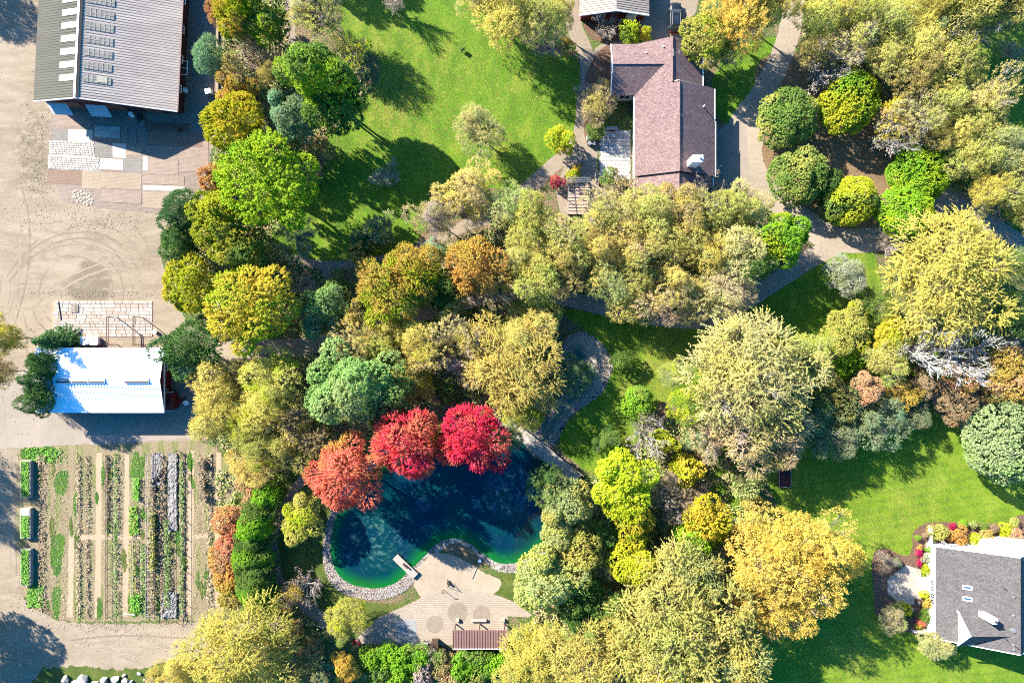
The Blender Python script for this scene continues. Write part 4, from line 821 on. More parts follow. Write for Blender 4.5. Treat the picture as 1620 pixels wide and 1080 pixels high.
for i, (u, v, lb) in enumerate(((322, 733, 'dark dried plant at the top of the east bed'), (323, 765, 'bushy brown dried plant in the middle of the east bed'), (326, 785, 'small dark dried plant at the foot of the east bed'))):
    o = thing('dried_plant', lb, 'plant', (*G(u, v), 0)); MB().tube([(0, 0, 0), (.05, 0, .9)], .04, 5).build('stem', LEAFB, o); m = MB(); tufts(m, -.5, .5, -.5, .5, .3, 130, .2, .9); m.build('foliage', LEAFB, o)
hose = spline([(262, 974), (275, 982), (292, 988), (297, 978), (293, 973), (290, 980), (289, 992)], False, 6)
tag(MB().tube([(*G(u, v), .04) for u, v in hose], .035, 5).build('garden_hose', MDARK), 'dark loop of garden hose on the dirt below the garden', 'hose')
o = tag(MB().tube([(*G(196, 970), .1), (*G(215, 972), .1)], .05, 5).build('plastic_pipe', MWHITE), 'white pipe lying at the south edge of the garden', 'pipe')
# raised bed frame under the trees by the lawn
o = thing('bed_frame', 'low wooden frame full of dark red leaves in lawn shade', 'planter', (*G(1231.5, 770), 0)); LL = 3.5
for a in ((0, 1.9, 0, .1), (0, 1.9, LL - .1, LL), (0, .1, .102, LL - .102), (1.8, 1.9, .102, LL - .102)): MB().box(*a, 0, .35).build('side_board', MWOOD, o)
MB().box(.1, 1.8, .1, LL - .1, 0, .2).build('soil', simple('red_leaf_soil', (.06, .015, .02), .9, .5, 5), o); tufts(MB(), .2, 1.7, .2, LL - .2, .22, 60, .14, .12).build('leaf_litter', simple('red_leaves', (.22, .05, .05), .7, .4, 6), o)

# ------------------------------------------------------------------ boulders at the bottom, stones in the yard
rngs = [(84, 1084, .9, 'pale boulder at the west end of the stone row at the bottom edge'), (106, 1072, .8, 'dark-sided boulder standing apart west of the bottom stone row'), (120, 1079, .7, 'small tilted boulder beside the biggest grey boulder'), (133, 1073, 1.1, 'biggest grey boulder in the bottom stone row'), (152, 1080, .8, 'low rounded boulder cut by the bottom edge'), (169, 1075, .95, 'smooth white boulder in the middle of the bottom row'), (184, 1073, .85, 'squarish white boulder right of the smooth one'), (197, 1067, .4, 'small stone perched above the eastern boulders'), (200, 1076, .8, 'angular grey boulder near the east end of the row'), (207, 1078, .6, 'easternmost angular boulder of the bottom row'), (221, 1064, .45, 'small broken stone in the dry grass east of the row'), (230, 1074, .35, 'little white stone below the broken one'), (268, 1076, .75, 'square white block standing alone in grass at the bottom')]
import bmesh
for i, (u, v, r, lb) in enumerate(rngs):
    bm = bmesh.new(); pts = [Vector((R(-1, 1), R(-1, 1), R(-.6, 1))).normalized() * r * R(.75, 1.1) for _ in range(16)]
    for p in pts: bm.verts.new((p.x, p.y * .8, p.z * .7 + r * .35))
    bmesh.ops.convex_hull(bm, input=bm.verts); me = bpy.data.meshes.new('boulder'); 
    bmesh.ops.delete(bm, geom=[q for q in bm.verts if not q.link_faces], context='VERTS'); bm.to_mesh(me); bm.free(); me.materials.append(MSTONE)
    o = link('boulder', me); o.location = (*G(u, v), 0); tag(o, lb, 'boulder', 'boulders along the bottom edge')
def pebble_mesh(name, P, rmin, rmax, mats, sides=5):
    rng = np.random.default_rng(9); n = len(P); V = []; F = []; MI = []
    for i, (x, y) in enumerate(P):
        r = rng.uniform(rmin, rmax); a0 = rng.uniform(0, 6.28); b = len(V); z = r * .55
        for k in range(sides): a = a0 + k * 2 * PI / sides; q = r * rng.uniform(.75, 1.1); V.append((x + q * math.cos(a), y + q * math.sin(a), .0))
        for k in range(sides): a = a0 + k * 2 * PI / sides; q = r * rng.uniform(.5, .75); V.append((x + q * math.cos(a), y + q * math.sin(a), min(z, .07)))
        F.append(tuple(b + sides + k for k in range(sides))); 
        for k in range(sides): F.append((b + k, b + (k + 1) % sides, b + sides + (k + 1) % sides, b + sides + k))
        MI += [i % len(mats)] * (sides + 1)
    me = bpy.data.meshes.new(name); me.from_pydata(V, [], F)
    for mm in mats: me.materials.append(mm)
    me.polygons.foreach_set('material_index', MI); me.update(); return link(name, me)
rr = np.random.default_rng(2); us = rr.uniform(500, 915, 80000); vs = rr.uniform(650, 955, 80000)
k = inside(us, vs, ring_o) & ~inside(us, vs, POND); us, vs = us[k], vs[k]
keep = ~((us > 655) & (us < 800) & (vs > 845)); us, vs = us[keep][:9000], vs[keep][:9000]
PS = [simple('pebble_pale', (.42, .38, .345), .9, .12), simple('pebble_grey', (.26, .235, .22), .9, .2), simple('pebble_pinkish', (.34, .275, .235), .9, .15)]
o = pebble_mesh('shore_stones', [G(a, b) for a, b in zip(us, vs)], .07, .17, PS); o.location.z = .008; tag(o, kind='stuff')
P = []
for _ in range(900):
    u, v = R(114, 148), R(298, 328)
    if ((u - 130) / 17 + 0) ** 2 + ((v - 313 - (u - 130) * .35) / 10) ** 2 < 1 and all(math.hypot(u - a, v - b) > 4.0 for a, b in P): P.append((u, v))
for i, (a, b) in enumerate(P):
    o = pebble_mesh('stepping_stone', [(0, 0)], .19, .24, [simple('cream_stone', (.50, .42, .30), .9, .1)] if i == 0 else [bpy.data.materials['cream_stone']], 6) if i == 0 else link('stepping_stone', o0.data)
    if i == 0: o0 = o
    o.location = (*G(a, b), .012); o.rotation_euler.z = R(0, 6); tag(o, 'small cream round stone in the cluster at the south-west yard corner', 'stone', 'cream stones laid in a cluster')
# fallen leaves drifting over lawns
MLV = [simple('fallen_leaf', (.36, .20, .05), .8, .3), simple('fallen_leaf', (.42, .33, .08), .8, .3), simple('fallen_leaf', (.22, .11, .05), .8, .3)]
m = MB()
for cu, cv, sg, n in ((600, 170, 40, 700), (560, 300, 60, 800), (800, 80, 50, 600), (760, 230, 30, 300), (1000, 540, 60, 500), (960, 700, 40, 400), (1380, 830, 70, 900), (1300, 980, 70, 900), (470, 700, 40, 900), (460, 870, 30, 400), (640, 960, 30, 200), (1540, 150, 50, 400), (1350, 480, 40, 400), (640, 120, 70, 1500), (700, 200, 60, 900), (1450, 800, 80, 900), (1350, 1000, 60, 900), (1000, 560, 50, 600), (850, 160, 40, 400), (1190, 140, 30, 300), (1150, 760, 30, 300), (300, 1010, 60, 300), (350, 250, 30, 300)):
    for _ in range(n):
        x, y = G(random.gauss(cu, sg), random.gauss(cv, sg)); s = R(.04, .09); a = R(0, 6.28); c, d = math.cos(a) * s, math.sin(a) * s
        m.face([(x - c, y - d, .03), (x + d, y - c, .04), (x + c, y + d, .05), (x - d, y + c, .035)], random.randint(0, 2))
for cu, cv, su, sv, z_, n in ((1000, 125, 60, 30, 4.2, 0),): pass
m.build('fallen_leaves', MLV)['kind'] = 'stuff'
# pebbles and clods strewn over the dirt, pebbles along the stream banks
RG = np.random.default_rng(21); P = []
for cu, cv, su, sv, n in ((100, 380, 90, 90, 120), (60, 250, 14, 50, 500), (150, 350, 60, 10, 400), (160, 466, 60, 4, 260), (200, 1010, 90, 14, 260), (60, 960, 20, 30, 250), (300, 420, 18, 60, 260), (20, 600, 18, 60, 200), (170, 990, 80, 5, 300)):
    for _ in range(n):
        u, v = RG.normal(cu, su), RG.normal(cv, sv)
        if not (55 < u < 352 and (v < 165 or 698 < v < 985)) and not (80 < u < 300 and 470 < v < 700) and u < 350: P.append(G(u, v))
o = pebble_mesh('dirt_clods', P, .04, .11, [simple('clod_brown', (.30, .235, .165), .95, .2), simple('clod_pale', (.36, .30, .22), .95, .2)]); o.location.z = .006; tag(o, kind='stuff')
us2 = RG.uniform(825, 970, 16000); vs2 = RG.uniform(520, 730, 16000); k2 = inside(us2, vs2, SBANK) & ~inside(us2, vs2, STREAM) & ((edge_dist(us2, vs2, SBANK) < 5) | (edge_dist(us2, vs2, STREAM) < 3) | (RG.random(16000) < .06))
o = pebble_mesh('bank_stones', [G(a, b) for a, b in zip(us2[k2], vs2[k2])], .07, .2, PS); o.location.z = .012; tag(o, kind='stuff')

# ------------------------------------------------------------------ car
MCAR = simple('dark_blue_paint', (.010, .016, .022), .35, .1, spec=.3); MTYRE = simple('rubber', (.015, .015, .015), .8)
car = thing('parked_car', 'dark blue estate car parked on the brick drive between garage and house', 'car', (*G(1067, 31), 0), PI / 2 - .02)
def loft(sections, mi=0):          # (x, half width, z) rings -> body
    pass
L, Wd = 4.7, .93
prof = [(-2.35, .55, .62), (-2.30, .95, .86), (-1.55, 1.0, .92), (-.9, .99, .93), (0, .98, .94), (1.0, .96, .93), (1.7, .88, .90), (2.2, .78, .80), (2.36, .60, .60)]
m = MB(); rings = []
for x, zt, hw in prof:
    hw = hw; rings.append([(x, -hw * .97, .28), (x, -hw, .60 if zt > .6 else .5), (x, -hw * .93, zt * .93), (x, -hw * .55, zt), (x, hw * .55, zt), (x, hw * .93, zt * .93), (x, hw, .60 if zt > .6 else .5), (x, hw * .97, .28)])
vs = [p for r in rings for p in r]; fs = []
for i in range(len(rings) - 1):
    for j in range(8): a = i * 8 + j; b = i * 8 + (j + 1) % 8; fs.append((a, b, b + 8, a + 8))
fs += [tuple(range(8))[::-1], tuple((len(rings) - 1) * 8 + j for j in range(8))]; m.poly(vs, fs); m.build('body', MCAR, car, smooth=True)
def taper(x0, x1, w0, x2, x3, w1, z0, z1): 
    q = MB(); a = [(x0, -w0, z0), (x1, -w0, z0), (x1, w0, z0), (x0, w0, z0)]; b = [(x2, -w1, z1), (x3, -w1, z1), (x3, w1, z1), (x2, w1, z1)]
    return q.poly(a + b, [(3, 2, 1, 0), (4, 5, 6, 7)] + [(i, (i + 1) % 4, 4 + (i + 1) % 4, 4 + i) for i in range(4)])
taper(-2.0, 1.15, .82, -1.55, .45, .68, .98, 1.42).build('window_band', MGLASS, car); taper(-1.62, .50, .70, -1.5, .38, .64, 1.40, 1.47).build('roof', MCAR, car)
for y in (-.62, .62): MB().tube([(-1.5, y, 1.5), (.35, y, 1.5)], .025, 5).build('roof_rail', MGREYST, car)
MB().box(-1.0, .0, -.38, .38, 1.471, 1.48).build('sunroof', MGLASS, car)
for y in (-.70, .70): MB().box(-2.375, -2.22, y - .17, y + .17, .62, .80, bev=.02).build('tail_light', MREDOBJ, car); MB().box(2.16, 2.34, y - .16, y + .16, .60, .72, bev=.02).build('headlight', MGREYST, car)
MB().box(-2.42, -2.33, -.8, .8, .32, .52, bev=.02).build('bumper', MREDOBJ, car)
for x in (-1.45, 1.45):
    for s in (-1, 1): wv = MB().tube([(x, s * .72, .33), (x, s * .94, .33)], .33, 16).build('wheel', MTYRE, car); MB().tube([(x, s * .93, .33), (x, s * .96, .33)], .2, 12).build('rim', MGREYST, wv)
for s in (-1, 1): MB().box(.75, .93, s * 1.0 - .08, s * 1.0 + .08, .9, 1.02, bev=.02).build('mirror', MCAR, car)
MB().box(2.0, 2.365, -.02, .02, .3, .5).build('badge', MGREYST, car)

# ------------------------------------------------------------------ patio west of the house: flagstones, grill, furniture
pt = tag(MB().box(G(948, 0)[0], G(998, 0)[0], G(0, 284)[1], G(0, 206)[1], .0, .03).build('house_patio', MGRAVEL), kind='structure')
v = 206.5
pm = [MB().box(0, 1, 0, 1, .032, .06, bev=.015).mesh('paver', mm) for mm in (simple('white_paver', (.52, .50, .46), .85, .12), simple('pale_paver', (.45, .43, .40), .85, .12))]
while v < 281:
    u = 948.3 + R(0, 3)
    while u < 996:
        ww = min(random.choice((5, 7, 8)), 997.5 - u)
        if ww > 2:
            q = link('paver', pm[random.random() < .4], pt); x, y = G(u, v + 5.8); q.location = (x, y, R(0, .006)); q.scale = (ww * .1 - .04, .54, 1)
        u += ww
    v += 6
o = thing('grill', 'steel gas grill with blue-grey lid on the white patio', 'barbecue', (*G(967, 206), .06)); MB().box(-.55, .55, -.3, .3, .3, .85).build('cabinet', MDARK, o); MB().tube([(-.5, 0, .9), (.5, 0, .9)], .3, 10).build('lid', MGREYST, o); MB().box(.56, .9, -.25, .25, .82, .86).build('side_shelf', MGREYST, o); MB().box(-.9, -.56, -.25, .25, .82, .86).build('side_shelf', MGREYST, o)
o = thing('patio_table', 'low grey table just south of the steel grill', 'table', (*G(967, 216), .06)); MB().box(-.5, .5, -.3, .3, .42, .47).build('table_top', MGREYST, o)
for x in (-.45, .4):
    for y in (-.25, .2): MB().box(x, x + .05, y, y + .05, 0, .42).build('leg', MDARK, o)
o = thing('storage_box', 'square white box beside two dark drums on the walk', 'box', (*G(932.5, 220), .014)); MB().box(-.45, .35, -.3, .35, 0, .8, bev=.03).build('body', MWHITE, o); MB().box(-.5, .4, -.35, .4, .802, .86).build('lid', MGREYST, o)
for u, lb in ((932, 'dark round drum, western one below the white box'), (939, 'dark round drum, eastern one below the white box')):
    o = thing('drum', lb, 'drum', (*G(u, 228.5), .014)); MB().cyl(0, 0, 0, .8, .3, .32, 14).build('body', MDARK, o); MB().cyl(0, 0, .8, .84, .34, .34, 14).build('rim', MGREYST, o)
def chair(u, v, lb, rz, grp, mt=MPALEWOOD):
    t = thing('garden_chair', lb, 'chair', (*G(u, v), .016), rz, grp)
    for k in range(4): MB().box(-.3, .3, -.3 + k * .15, -.17 + k * .15, .38, .42).build('slat', mt, t)
    for k in range(4): MB().box(-.3 + k * .155, -.17 + k * .155, .30, .35, .42, 1.0).build('slat', mt, t)
    for x in (-.3, .23):
        for y in (-.28, .25): MB().box(x, x + .06, y, y + .06, 0, .38).build('leg', mt, t)
    for x in (-.36, .29): MB().box(x, x + .08, -.3, .3, .58, .62).build('armrest', mt, t)
chair(944, 279, 'wooden garden chair, north one of the pair facing the timber steps', 1.5, 'chairs at the top of the steps'); chair(945, 287, 'wooden garden chair, south one of the pair facing the timber steps', 1.6, 'chairs at the top of the steps')
chair(297, 637, 'white garden chair beside the red playhouse', .5, None, MWHITE)
o = thing('wheelbarrow', 'red wheelbarrow parked east of the red playhouse', 'wheelbarrow', (*G(287, 634), 0), .6); taper(-.4, .4, .22, -.55, .6, .36, .35, .62).build('tray', MREDOBJ, o); MB().tube([(.75, -.05, .2), (.75, .05, .2)], .2, 12).build('wheel', MTYRE, o)
for s in (-1, 1): MB().tube([(.75, s * .08, .2), (-.2, s * .25, .33), (-1.1, s * .3, .6)], .03, 5).build('handle', MWOOD, o)
# timber steps
for (u0, u1, v0, n, dv, lb, z0) in ((898, 930, 292, 10, 5.2, 'upper flight of timber steps with dark rails beside the walk', .3), (934, 963, 331, 6, 4.4, 'lower flight of timber steps half hidden under the thicket', .1)):
    o = thing('timber_steps', lb, 'steps', (*G(u0, v0), 0)); wd = (u1 - u0) * .1
    for k in range(n):
        y = -k * dv * .1; z = z0 + .05 * (n - k); MB().box(0, wd, y - .10, y, 0, z + .1, bev=.01).build('step', MWOOD, o)
        if k < n - 1: MB().box(0, wd, y - dv * .1 + .002, y - .102, 0, z).build('tread', MSLABP, o)
    for x in (-.06, wd + .02):
        for k in (0, n // 2, n - 1): MB().box(x, x + .07, -k * dv * .1 - .08, -k * dv * .1, 0, 1.5).build('post', MGREYST, o)
        MB().box(x, x + .07, -(n - 1) * dv * .1, 0, 1.502, 1.57).build('handrail', MGREYST, o)
o = thing('arbour', 'small grey arbour frame over the head of the timber steps', 'arbour', (*G(897, 292), 0))
for x in (0, 3.1): 
    for y in (0, .5): MB().box(x, x + .1, y, y + .1, 0, 2.3).build('post', MGREYST, o)
for k in range(3): MB().box(-.3, 3.5, -.1 + k * .3, -.02 + k * .3, 2.302, 2.4).build('beam', MGREYST, o)
# flower-bed gnome-free ornaments: rocks and pots round the white house
for u, v, r, lb in ((1453, 953, .3, 'round cream stone south of the patio of the white house'), (1443, 963, .28, 'single orange-tan stone in the mulch'), (1491, 857, .35, 'round white pot at the corner of the white house')):
    o = tag(MB().ball((0, 0, r * .5), r, 10, sq=(1, 1, .7), jit=.08).build('garden_stone' if r < .33 else 'plant_pot', bpy.data.materials['cream_stone'] if r < .33 else MWHITE), lb, 'stone' if r < .33 else 'pot'); o.location = (*G(u, v), .02)
# light poles / small things in the barn yard
o = thing('cable_reel', 'white reel standing on the shaded yard beside the barn', 'reel', (*G(294, 144), 0)); MB().cyl(0, 0, 0, .08, .35).build('flange', MWHITE, o); MB().cyl(0, 0, .08, .5, .15).build('core', MWHITE, o); MB().cyl(0, 0, .5, .58, .35).build('flange', MWHITE, o)
o = thing('utility_box', 'white utility cabinet at the tree line east of the barn', 'cabinet', (*G(334, 148), 0), .2); MB().box(-.5, .4, -.4, .4, 0, 1.1, bev=.03).build('body', MWHITE, o); MB().box(-.45, .35, -.46, -.405, .1, 1.0).build('door', MGREYST, o)
o = thing('white_drum', 'white drum standing in the barn shadow by the doors', 'drum', (*G(211, 183), 0)); MB().cyl(0, 0, 0, .8, .33, k=14).build('body', MWHITE, o); MB().cyl(0, 0, .8, .85, .35, k=14).build('lid', MWHITE, o)
o = thing('handcart', 'black hand cart standing in the barn shadow beside the white drum', 'cart', (*G(223, 187), 0), .4); MB().box(-.4, .4, -.5, .5, .3, .55).build('tray', MDARK, o); MB().tube([(0, -.5, .4), (-.5, -1.2, .9)], .04, 5).build('handle', MDARK, o)
for x in (-.4, .35): MB().tube([(x, 0, .18), (x + .05, 0, .18)], .18, 10).build('wheel', MTYRE, o)
o = thing('parked_tractor', 'red and white compact tractor half under the barn awning', 'tractor', (*G(166, 172), 0), 2.5)
MB().box(-.2, 1.4, -.35, .35, .5, 1.1, bev=.08).build('bonnet', MREDOBJ, o); MB().box(-1.0, -.2, -.4, .4, .5, .9).build('chassis', MDARK, o); MB().box(-.9, -.4, -.3, .3, .9, 1.2).build('seat', MDARK, o); MB().box(1.5, 1.8, -.8, .8, .2, .7).build('bucket', MWHITE, o)
for x, r in ((-.7, .6), (1.1, .38)):
    for s in (-1, 1): MB().tube([(x, s * .5, r), (x, s * .8, r)], r, 14).build('wheel', MTYRE, o)
o = thing('person_bin', 'small dark bin standing in the paved shade south of the barn', 'bin', (*G(285, 206), 0)); MB().cyl(0, 0, 0, .8, .22, .26, 10).build('body', MDARK, o); MB().cyl(0, 0, .8, .86, .28, .2, 10).build('lid', MDARK, o)
o.name = 'rubbish_bin'
# edging kerb of the paver yard beside the trees
ed = tag(MB().box(G(343, 0)[0], G(343, 0)[0] + .35, G(0, 165)[1], G(0, -60)[1], 0, .3).build('kerb', MCONC), kind='structure')

# flagstones lying in the two white display patches
for o_, q, z_ in WPATCH:
    v = 0.0; wme = [MB().box(0, 1, 0, 1, .0, .05, bev=.015).mesh('display_flag', mm) for mm in (MSLABW, MSLAB)]
    while v < q[3] - q[2] - 3:
        u = q[0] + R(0, 4)
        while u < q[1] - 4:
            ww = min(random.choice((4, 6, 8)), q[1] - u); l = link('display_flag', wme[R(0, 1) < .25], o_)
            l.location = (*G(u, q[2] + v + 3.4 + (u - 80) * .045), z_ + R(0, .01)); l.scale = (ww * .1 - .04, .31, 1); l.rotation_euler.z = -.045; u += ww
        v += 3.5

# ------------------------------------------------------------------ trees: leaf material
def leaf_mat(name, trans=.48, patch=.16, thr=(.50, .60), var=.35, pscale=None):
    t = NT(name); oi = t.n('ObjectInfo'); a2 = t.n('Attribute', attribute_type='OBJECT', attribute_name='col2')
    geo = t.n('NewGeometry'); rnd = geo.outputs['Random Per Island']
    cx = t.n('CombineXYZ'); t.put(cx.inputs[0], t.math('MULTIPLY', oi.outputs['Random'], 91)); t.put(cx.inputs[1], t.math('MULTIPLY', oi.outputs['Random'], 37))
    p = t.vm('ADD', t.obj(), cx.outputs[0])
    n1 = t.noise(patch, 3, p, .6); f = t.math('ADD', n1, t.math('MULTIPLY', t.math('SUBTRACT', rnd, .5), .16))
    col = t.mix(t.step(f, *thr), oi.outputs['Color'], a2.outputs['Color'])
    hs = t.n('HueSaturation'); t.put(hs.inputs['Color'], col)
    t.put(hs.inputs['Hue'], t.math('ADD', .5, t.math('MULTIPLY', t.math('SUBTRACT', t.noise(.9, 2, p), .5), .07)))
    t.put(hs.inputs['Value'], t.math('ADD', 1 - var / 2, t.math('MULTIPLY', rnd, var)))
    c = hs.outputs[0]
    d = t.n('BsdfDiffuse'); t.put(d.inputs[0], c); tr = t.n('BsdfTranslucent'); t.put(tr.inputs[0], c)
    ms = t.n('MixShader'); ms.inputs[0].default_value = trans; t.t.links.new(d.outputs[0], ms.inputs[1]); t.t.links.new(tr.outputs[0], ms.inputs[2]); t.t.links.new(ms.outputs[0], t.out.inputs[0]); return t.m
MLEAF = leaf_mat('tree_leaf'); MNEEDLE = leaf_mat('conifer_needle', .15, var=.3)
def bark_mat():
    t = NT('tree_bark'); a2 = t.n('Attribute', attribute_type='OBJECT', attribute_name='col3'); f = t.noise(6, 3, t.obj())
    return t.done(t.mix(t.step(f, .3, .7), t.mix(.45, a2.outputs['Color'], (0, 0, 0)), a2.outputs['Color']), .9)
MBARK = bark_mat()

rg = np.random.default_rng(77)
def nrm(a): return a / np.maximum(np.linalg.norm(a, axis=-1, keepdims=True), 1e-9)
def sph(n, zmin=-1.0):
    z = rg.uniform(zmin, 1, n); a = rg.uniform(0, 2 * PI, n); r = np.sqrt(1 - z * z); return np.stack([r * np.cos(a), r * np.sin(a), z], -1)
def leaf_mesh(name, C, OUT, size, ratio, mat, flat=.6, up=.35, along=.5, taperv=True):
    """leaf cards at C (n,3); OUT outward directions; diamond-ish quads"""
    n = len(C); N = nrm(OUT * flat + rg.normal(0, .55, (n, 3)) + np.array([0, 0, up]))
    A = nrm(OUT * along + rg.normal(0, .6, (n, 3))); A = nrm(A - N * np.sum(A * N, -1, keepdims=True)); B = np.cross(N, A)
    s = (size * rg.uniform(.65, 1.35, n))[:, None]; a = A * s * .5; b = B * s * .5 * ratio
    V = np.stack([C - a, C + b - a * .1, C + a, C - b - a * .1], 1).reshape(-1, 3).astype(np.float32)
    me = bpy.data.meshes.new(name); me.vertices.add(4 * n); me.vertices.foreach_set('co', V.ravel()); me.loops.add(4 * n); me.loops.foreach_set('vertex_index', np.arange(4 * n, dtype=np.int32))
    me.polygons.add(n); me.polygons.foreach_set('loop_start', np.arange(0, 4 * n, 4, dtype=np.int32)); me.materials.append(mat); me.update(calc_edges=True); return me
def limbs(m, base, tips, r0, droop=0.0, k=5, wob=.12, twigs=0, twl=1.0, twr=.02):
    for p in tips:
        p = Vector(p); b = Vector(base); b.z *= R(.75, 1.15); L = (p - b).length; pts = []
        for i in range(5):
            t = i / 4; q = b.lerp(p, t); q.z += math.sin(t * PI) * L * .12; q += Vector((R(-1, 1), R(-1, 1), R(-1, 1))) * L * wob * .35 * (1 if 0 < i < 4 else 0); pts.append(q)
        m.tube(pts, [r0 * (1 - .8 * t / 4) for t in range(5)], k, cap=False)
        for _ in range(twigs):
            t = R(.35, 1); i = min(int(t * 4), 3); q = pts[i].lerp(pts[i + 1], t * 4 - i); d = (p - b).normalized(); e = (d + Vector((R(-1, 1), R(-1, 1), R(-.6, .8))) * .8).normalized() * twl * R(.5, 1.2)
            mid = q + e * .5 + Vector((R(-1, 1), R(-1, 1), R(-1, 1))) * twl * .08; m.tube([q, mid, q + e], [twr * 1.4, twr, twr * .4], 3, cap=False)
def crown(kind, seed, Rr, H, Cz, ch, nb, br, ntuft, nleaf, tl, tw, ls, ratio, droop=0.0, lob=.25, zcut=-.45, mat=None, fill=.12, trunkr=.22, twigs=2, twl=1.2, twr=.02, nlimb=14, flat=.6, radw=.7, rnd=.18, upb=.35, radlo=.50, radhi=.80, topf=.3):
    """union-of-clumps crown: nb clumps of radius br*Rr on an ellipsoid (Rr,Rr,ch); ntuft tufts on the clump shells; nleaf cards on each"""
    global rg; rg = np.random.default_rng(seed); random.seed(seed)
    d = sph(nb, -.35); rad = rg.uniform(radlo, radhi, nb)[:, None] * (1 + rg.normal(0, lob * .5, nb))[:, None]
    top = rg.random(nb) < topf; rad[top] *= .5
    bc = d * rad * np.array([Rr, Rr, ch]); bR = br * Rr * rg.uniform(.7, 1.3, nb)
    M = ntuft * 5; bi = rg.integers(0, nb, M); bd = sph(M, zcut); p = bc[bi] + bd * bR[bi][:, None] * np.array([1, 1, .85])
    D = np.linalg.norm((p[:, None, :] - bc[None]) / np.array([1, 1, .85]), axis=-1) / bR[None]; D[np.arange(M), bi] = 9
    keep = (D.min(1) > .88); p, bd, bi = p[keep][:ntuft], bd[keep][:ntuft], bi[keep][:ntuft]; n = len(p)
    rad_ = nrm(p * np.array([1, 1, 1.2])); out = nrm(bd * .6 + rad_ * radw + rg.normal(0, rnd, (n, 3)) + np.array([0, 0, .1]))
    t = rg.uniform(-.25, 1, (n, nleaf)); L = (tl * rg.uniform(.6, 1.4, n))[:, None]
    per = rg.normal(0, 1, (n, nleaf, 3)); C = p[:, None] + out[:, None] * (t * L)[..., None] + per * (tw * (1.05 - .75 * np.clip(t, 0, 1)))[..., None] * .6
    C[..., 2] -= droop * np.clip(t, 0, 1) ** 2 * L
    O = np.repeat(out[:, None], nleaf, 1); O[..., 2] -= droop * 1.2 * np.clip(t, 0, 1)
    C = C.reshape(-1, 3); O = nrm(O.reshape(-1, 3))
    nf = int(len(C) * fill)                                          # inner leaves
    if nf: q = sph(nf) * (rg.random(nf)[:, None] ** .4) * np.array([Rr, Rr, ch]) * .72; C = np.vstack([C, q]); O = np.vstack([O, nrm(q)])
    C[:, 2] += Cz; kk = C[:, 2] > .25; C, O = C[kk], O[kk]
    me = leaf_mesh(kind + '_crown', C, O, ls, ratio, mat or MLEAF, flat, upb, .6); Rm = float(np.percentile(np.hypot(C[:, 0], C[:, 1]), 96))
    m = MB(); fork = max(.6, (Cz - ch) * .9 + .25 * ch)
    m.tube([(0, 0, -.1), (R(-.1, .1), R(-.1, .1), fork * .5), (R(-.15, .15), R(-.15, .15), fork), (0, 0, Cz)], [trunkr * 1.25, trunkr, trunkr * .85, trunkr * .4], 7)
    idx = rg.integers(0, n, nlimb); tips = (p[idx] * .93 + np.array([0, 0, Cz]))
    limbs(m, (0, 0, fork), tips, trunkr * .42, twigs=twigs, twl=twl, twr=twr)
    return me, m.mesh(kind + '_trunk', MBARK), Rm, H
PROTO = {}
PROTO['maple'] = [crown('maple', 10 + i, 6, 11, 7.0, 3.9, 48, .27, 1700, 30, .50, .16, .20, .75, .05, radlo=.5) for i in range(4)]
PROTO['red'] = [crown('red', 30 + i, 5.6, 10, 6.4, 3.7, 54, .27, 2100, 26, .62, .10, .19, .6, .12, flat=.45, radlo=.5) for i in range(3)]
PROTO['round'] = [crown('round', 40 + i, 6, 11, 7.0, 3.9, 34, .31, 2000, 26, .42, .22, .19, .8, .05, radlo=.45, rnd=.35, lob=.4) for i in range(4)]
PROTO['feather'] = [crown('feather', 50 + i, 9, 14, 8.5, 5.0, 70, .21, 2300, 36, 1.5, .075, .25, .42, .35, flat=.3, upb=.85, twigs=9, twl=2.0, twr=.04, nlimb=24, trunkr=.4, lob=.4, radw=.2, rnd=.45, radlo=.35, radhi=.80, fill=.08) for i in range(4)]
PROTO['dome'] = [crown('dome', 60 + i, 4.6, 5.6, 3.0, 2.3, 90, .26, 3200, 12, .2, .14, .18, .8, 0, lob=.0, fill=.05, nlimb=8, twigs=1, radlo=.70, radhi=.80, topf=0) for i in range(2)]
PROTO['loose'] = [crown('loose', 70 + i, 5, 9, 5.8, 3.4, 26, .29, 900, 26, .65, .26, .155, .6, .0, lob=.5, fill=.25, trunkr=.16, twigs=16, twl=1.5, twr=.03, nlimb=24, upb=.9, flat=.4, radw=.3, rnd=.4) for i in range(6)]
PROTO['thin'] = [crown('thin', 80 + i, 5, 9, 5.8, 3.2, 14, .34, 300, 30, .7, .26, .15, .6, .0, lob=.45, fill=.3, trunkr=.14, twigs=26, twl=1.5, twr=.03, nlimb=26, upb=.9) for i in range(3)]
PROTO['bush'] = [crown('bush', 90 + i, 2, 2.4, 1.3, 1.0, 18, .36, 520, 14, .24, .12, .15, .7, 0, lob=.3, fill=.1, trunkr=.06, nlimb=6, twigs=2, twl=.5) for i in range(4)]
PROTO['pine'] = [crown('pine', 100 + i, 4.6, 10, 5.5, 4.2, 46, .27, 2000, 20, .42, .10, .24, .28, -.1, lob=.2, mat=MNEEDLE, fill=.3, nlimb=12, flat=.3, radlo=.45) for i in range(2)]
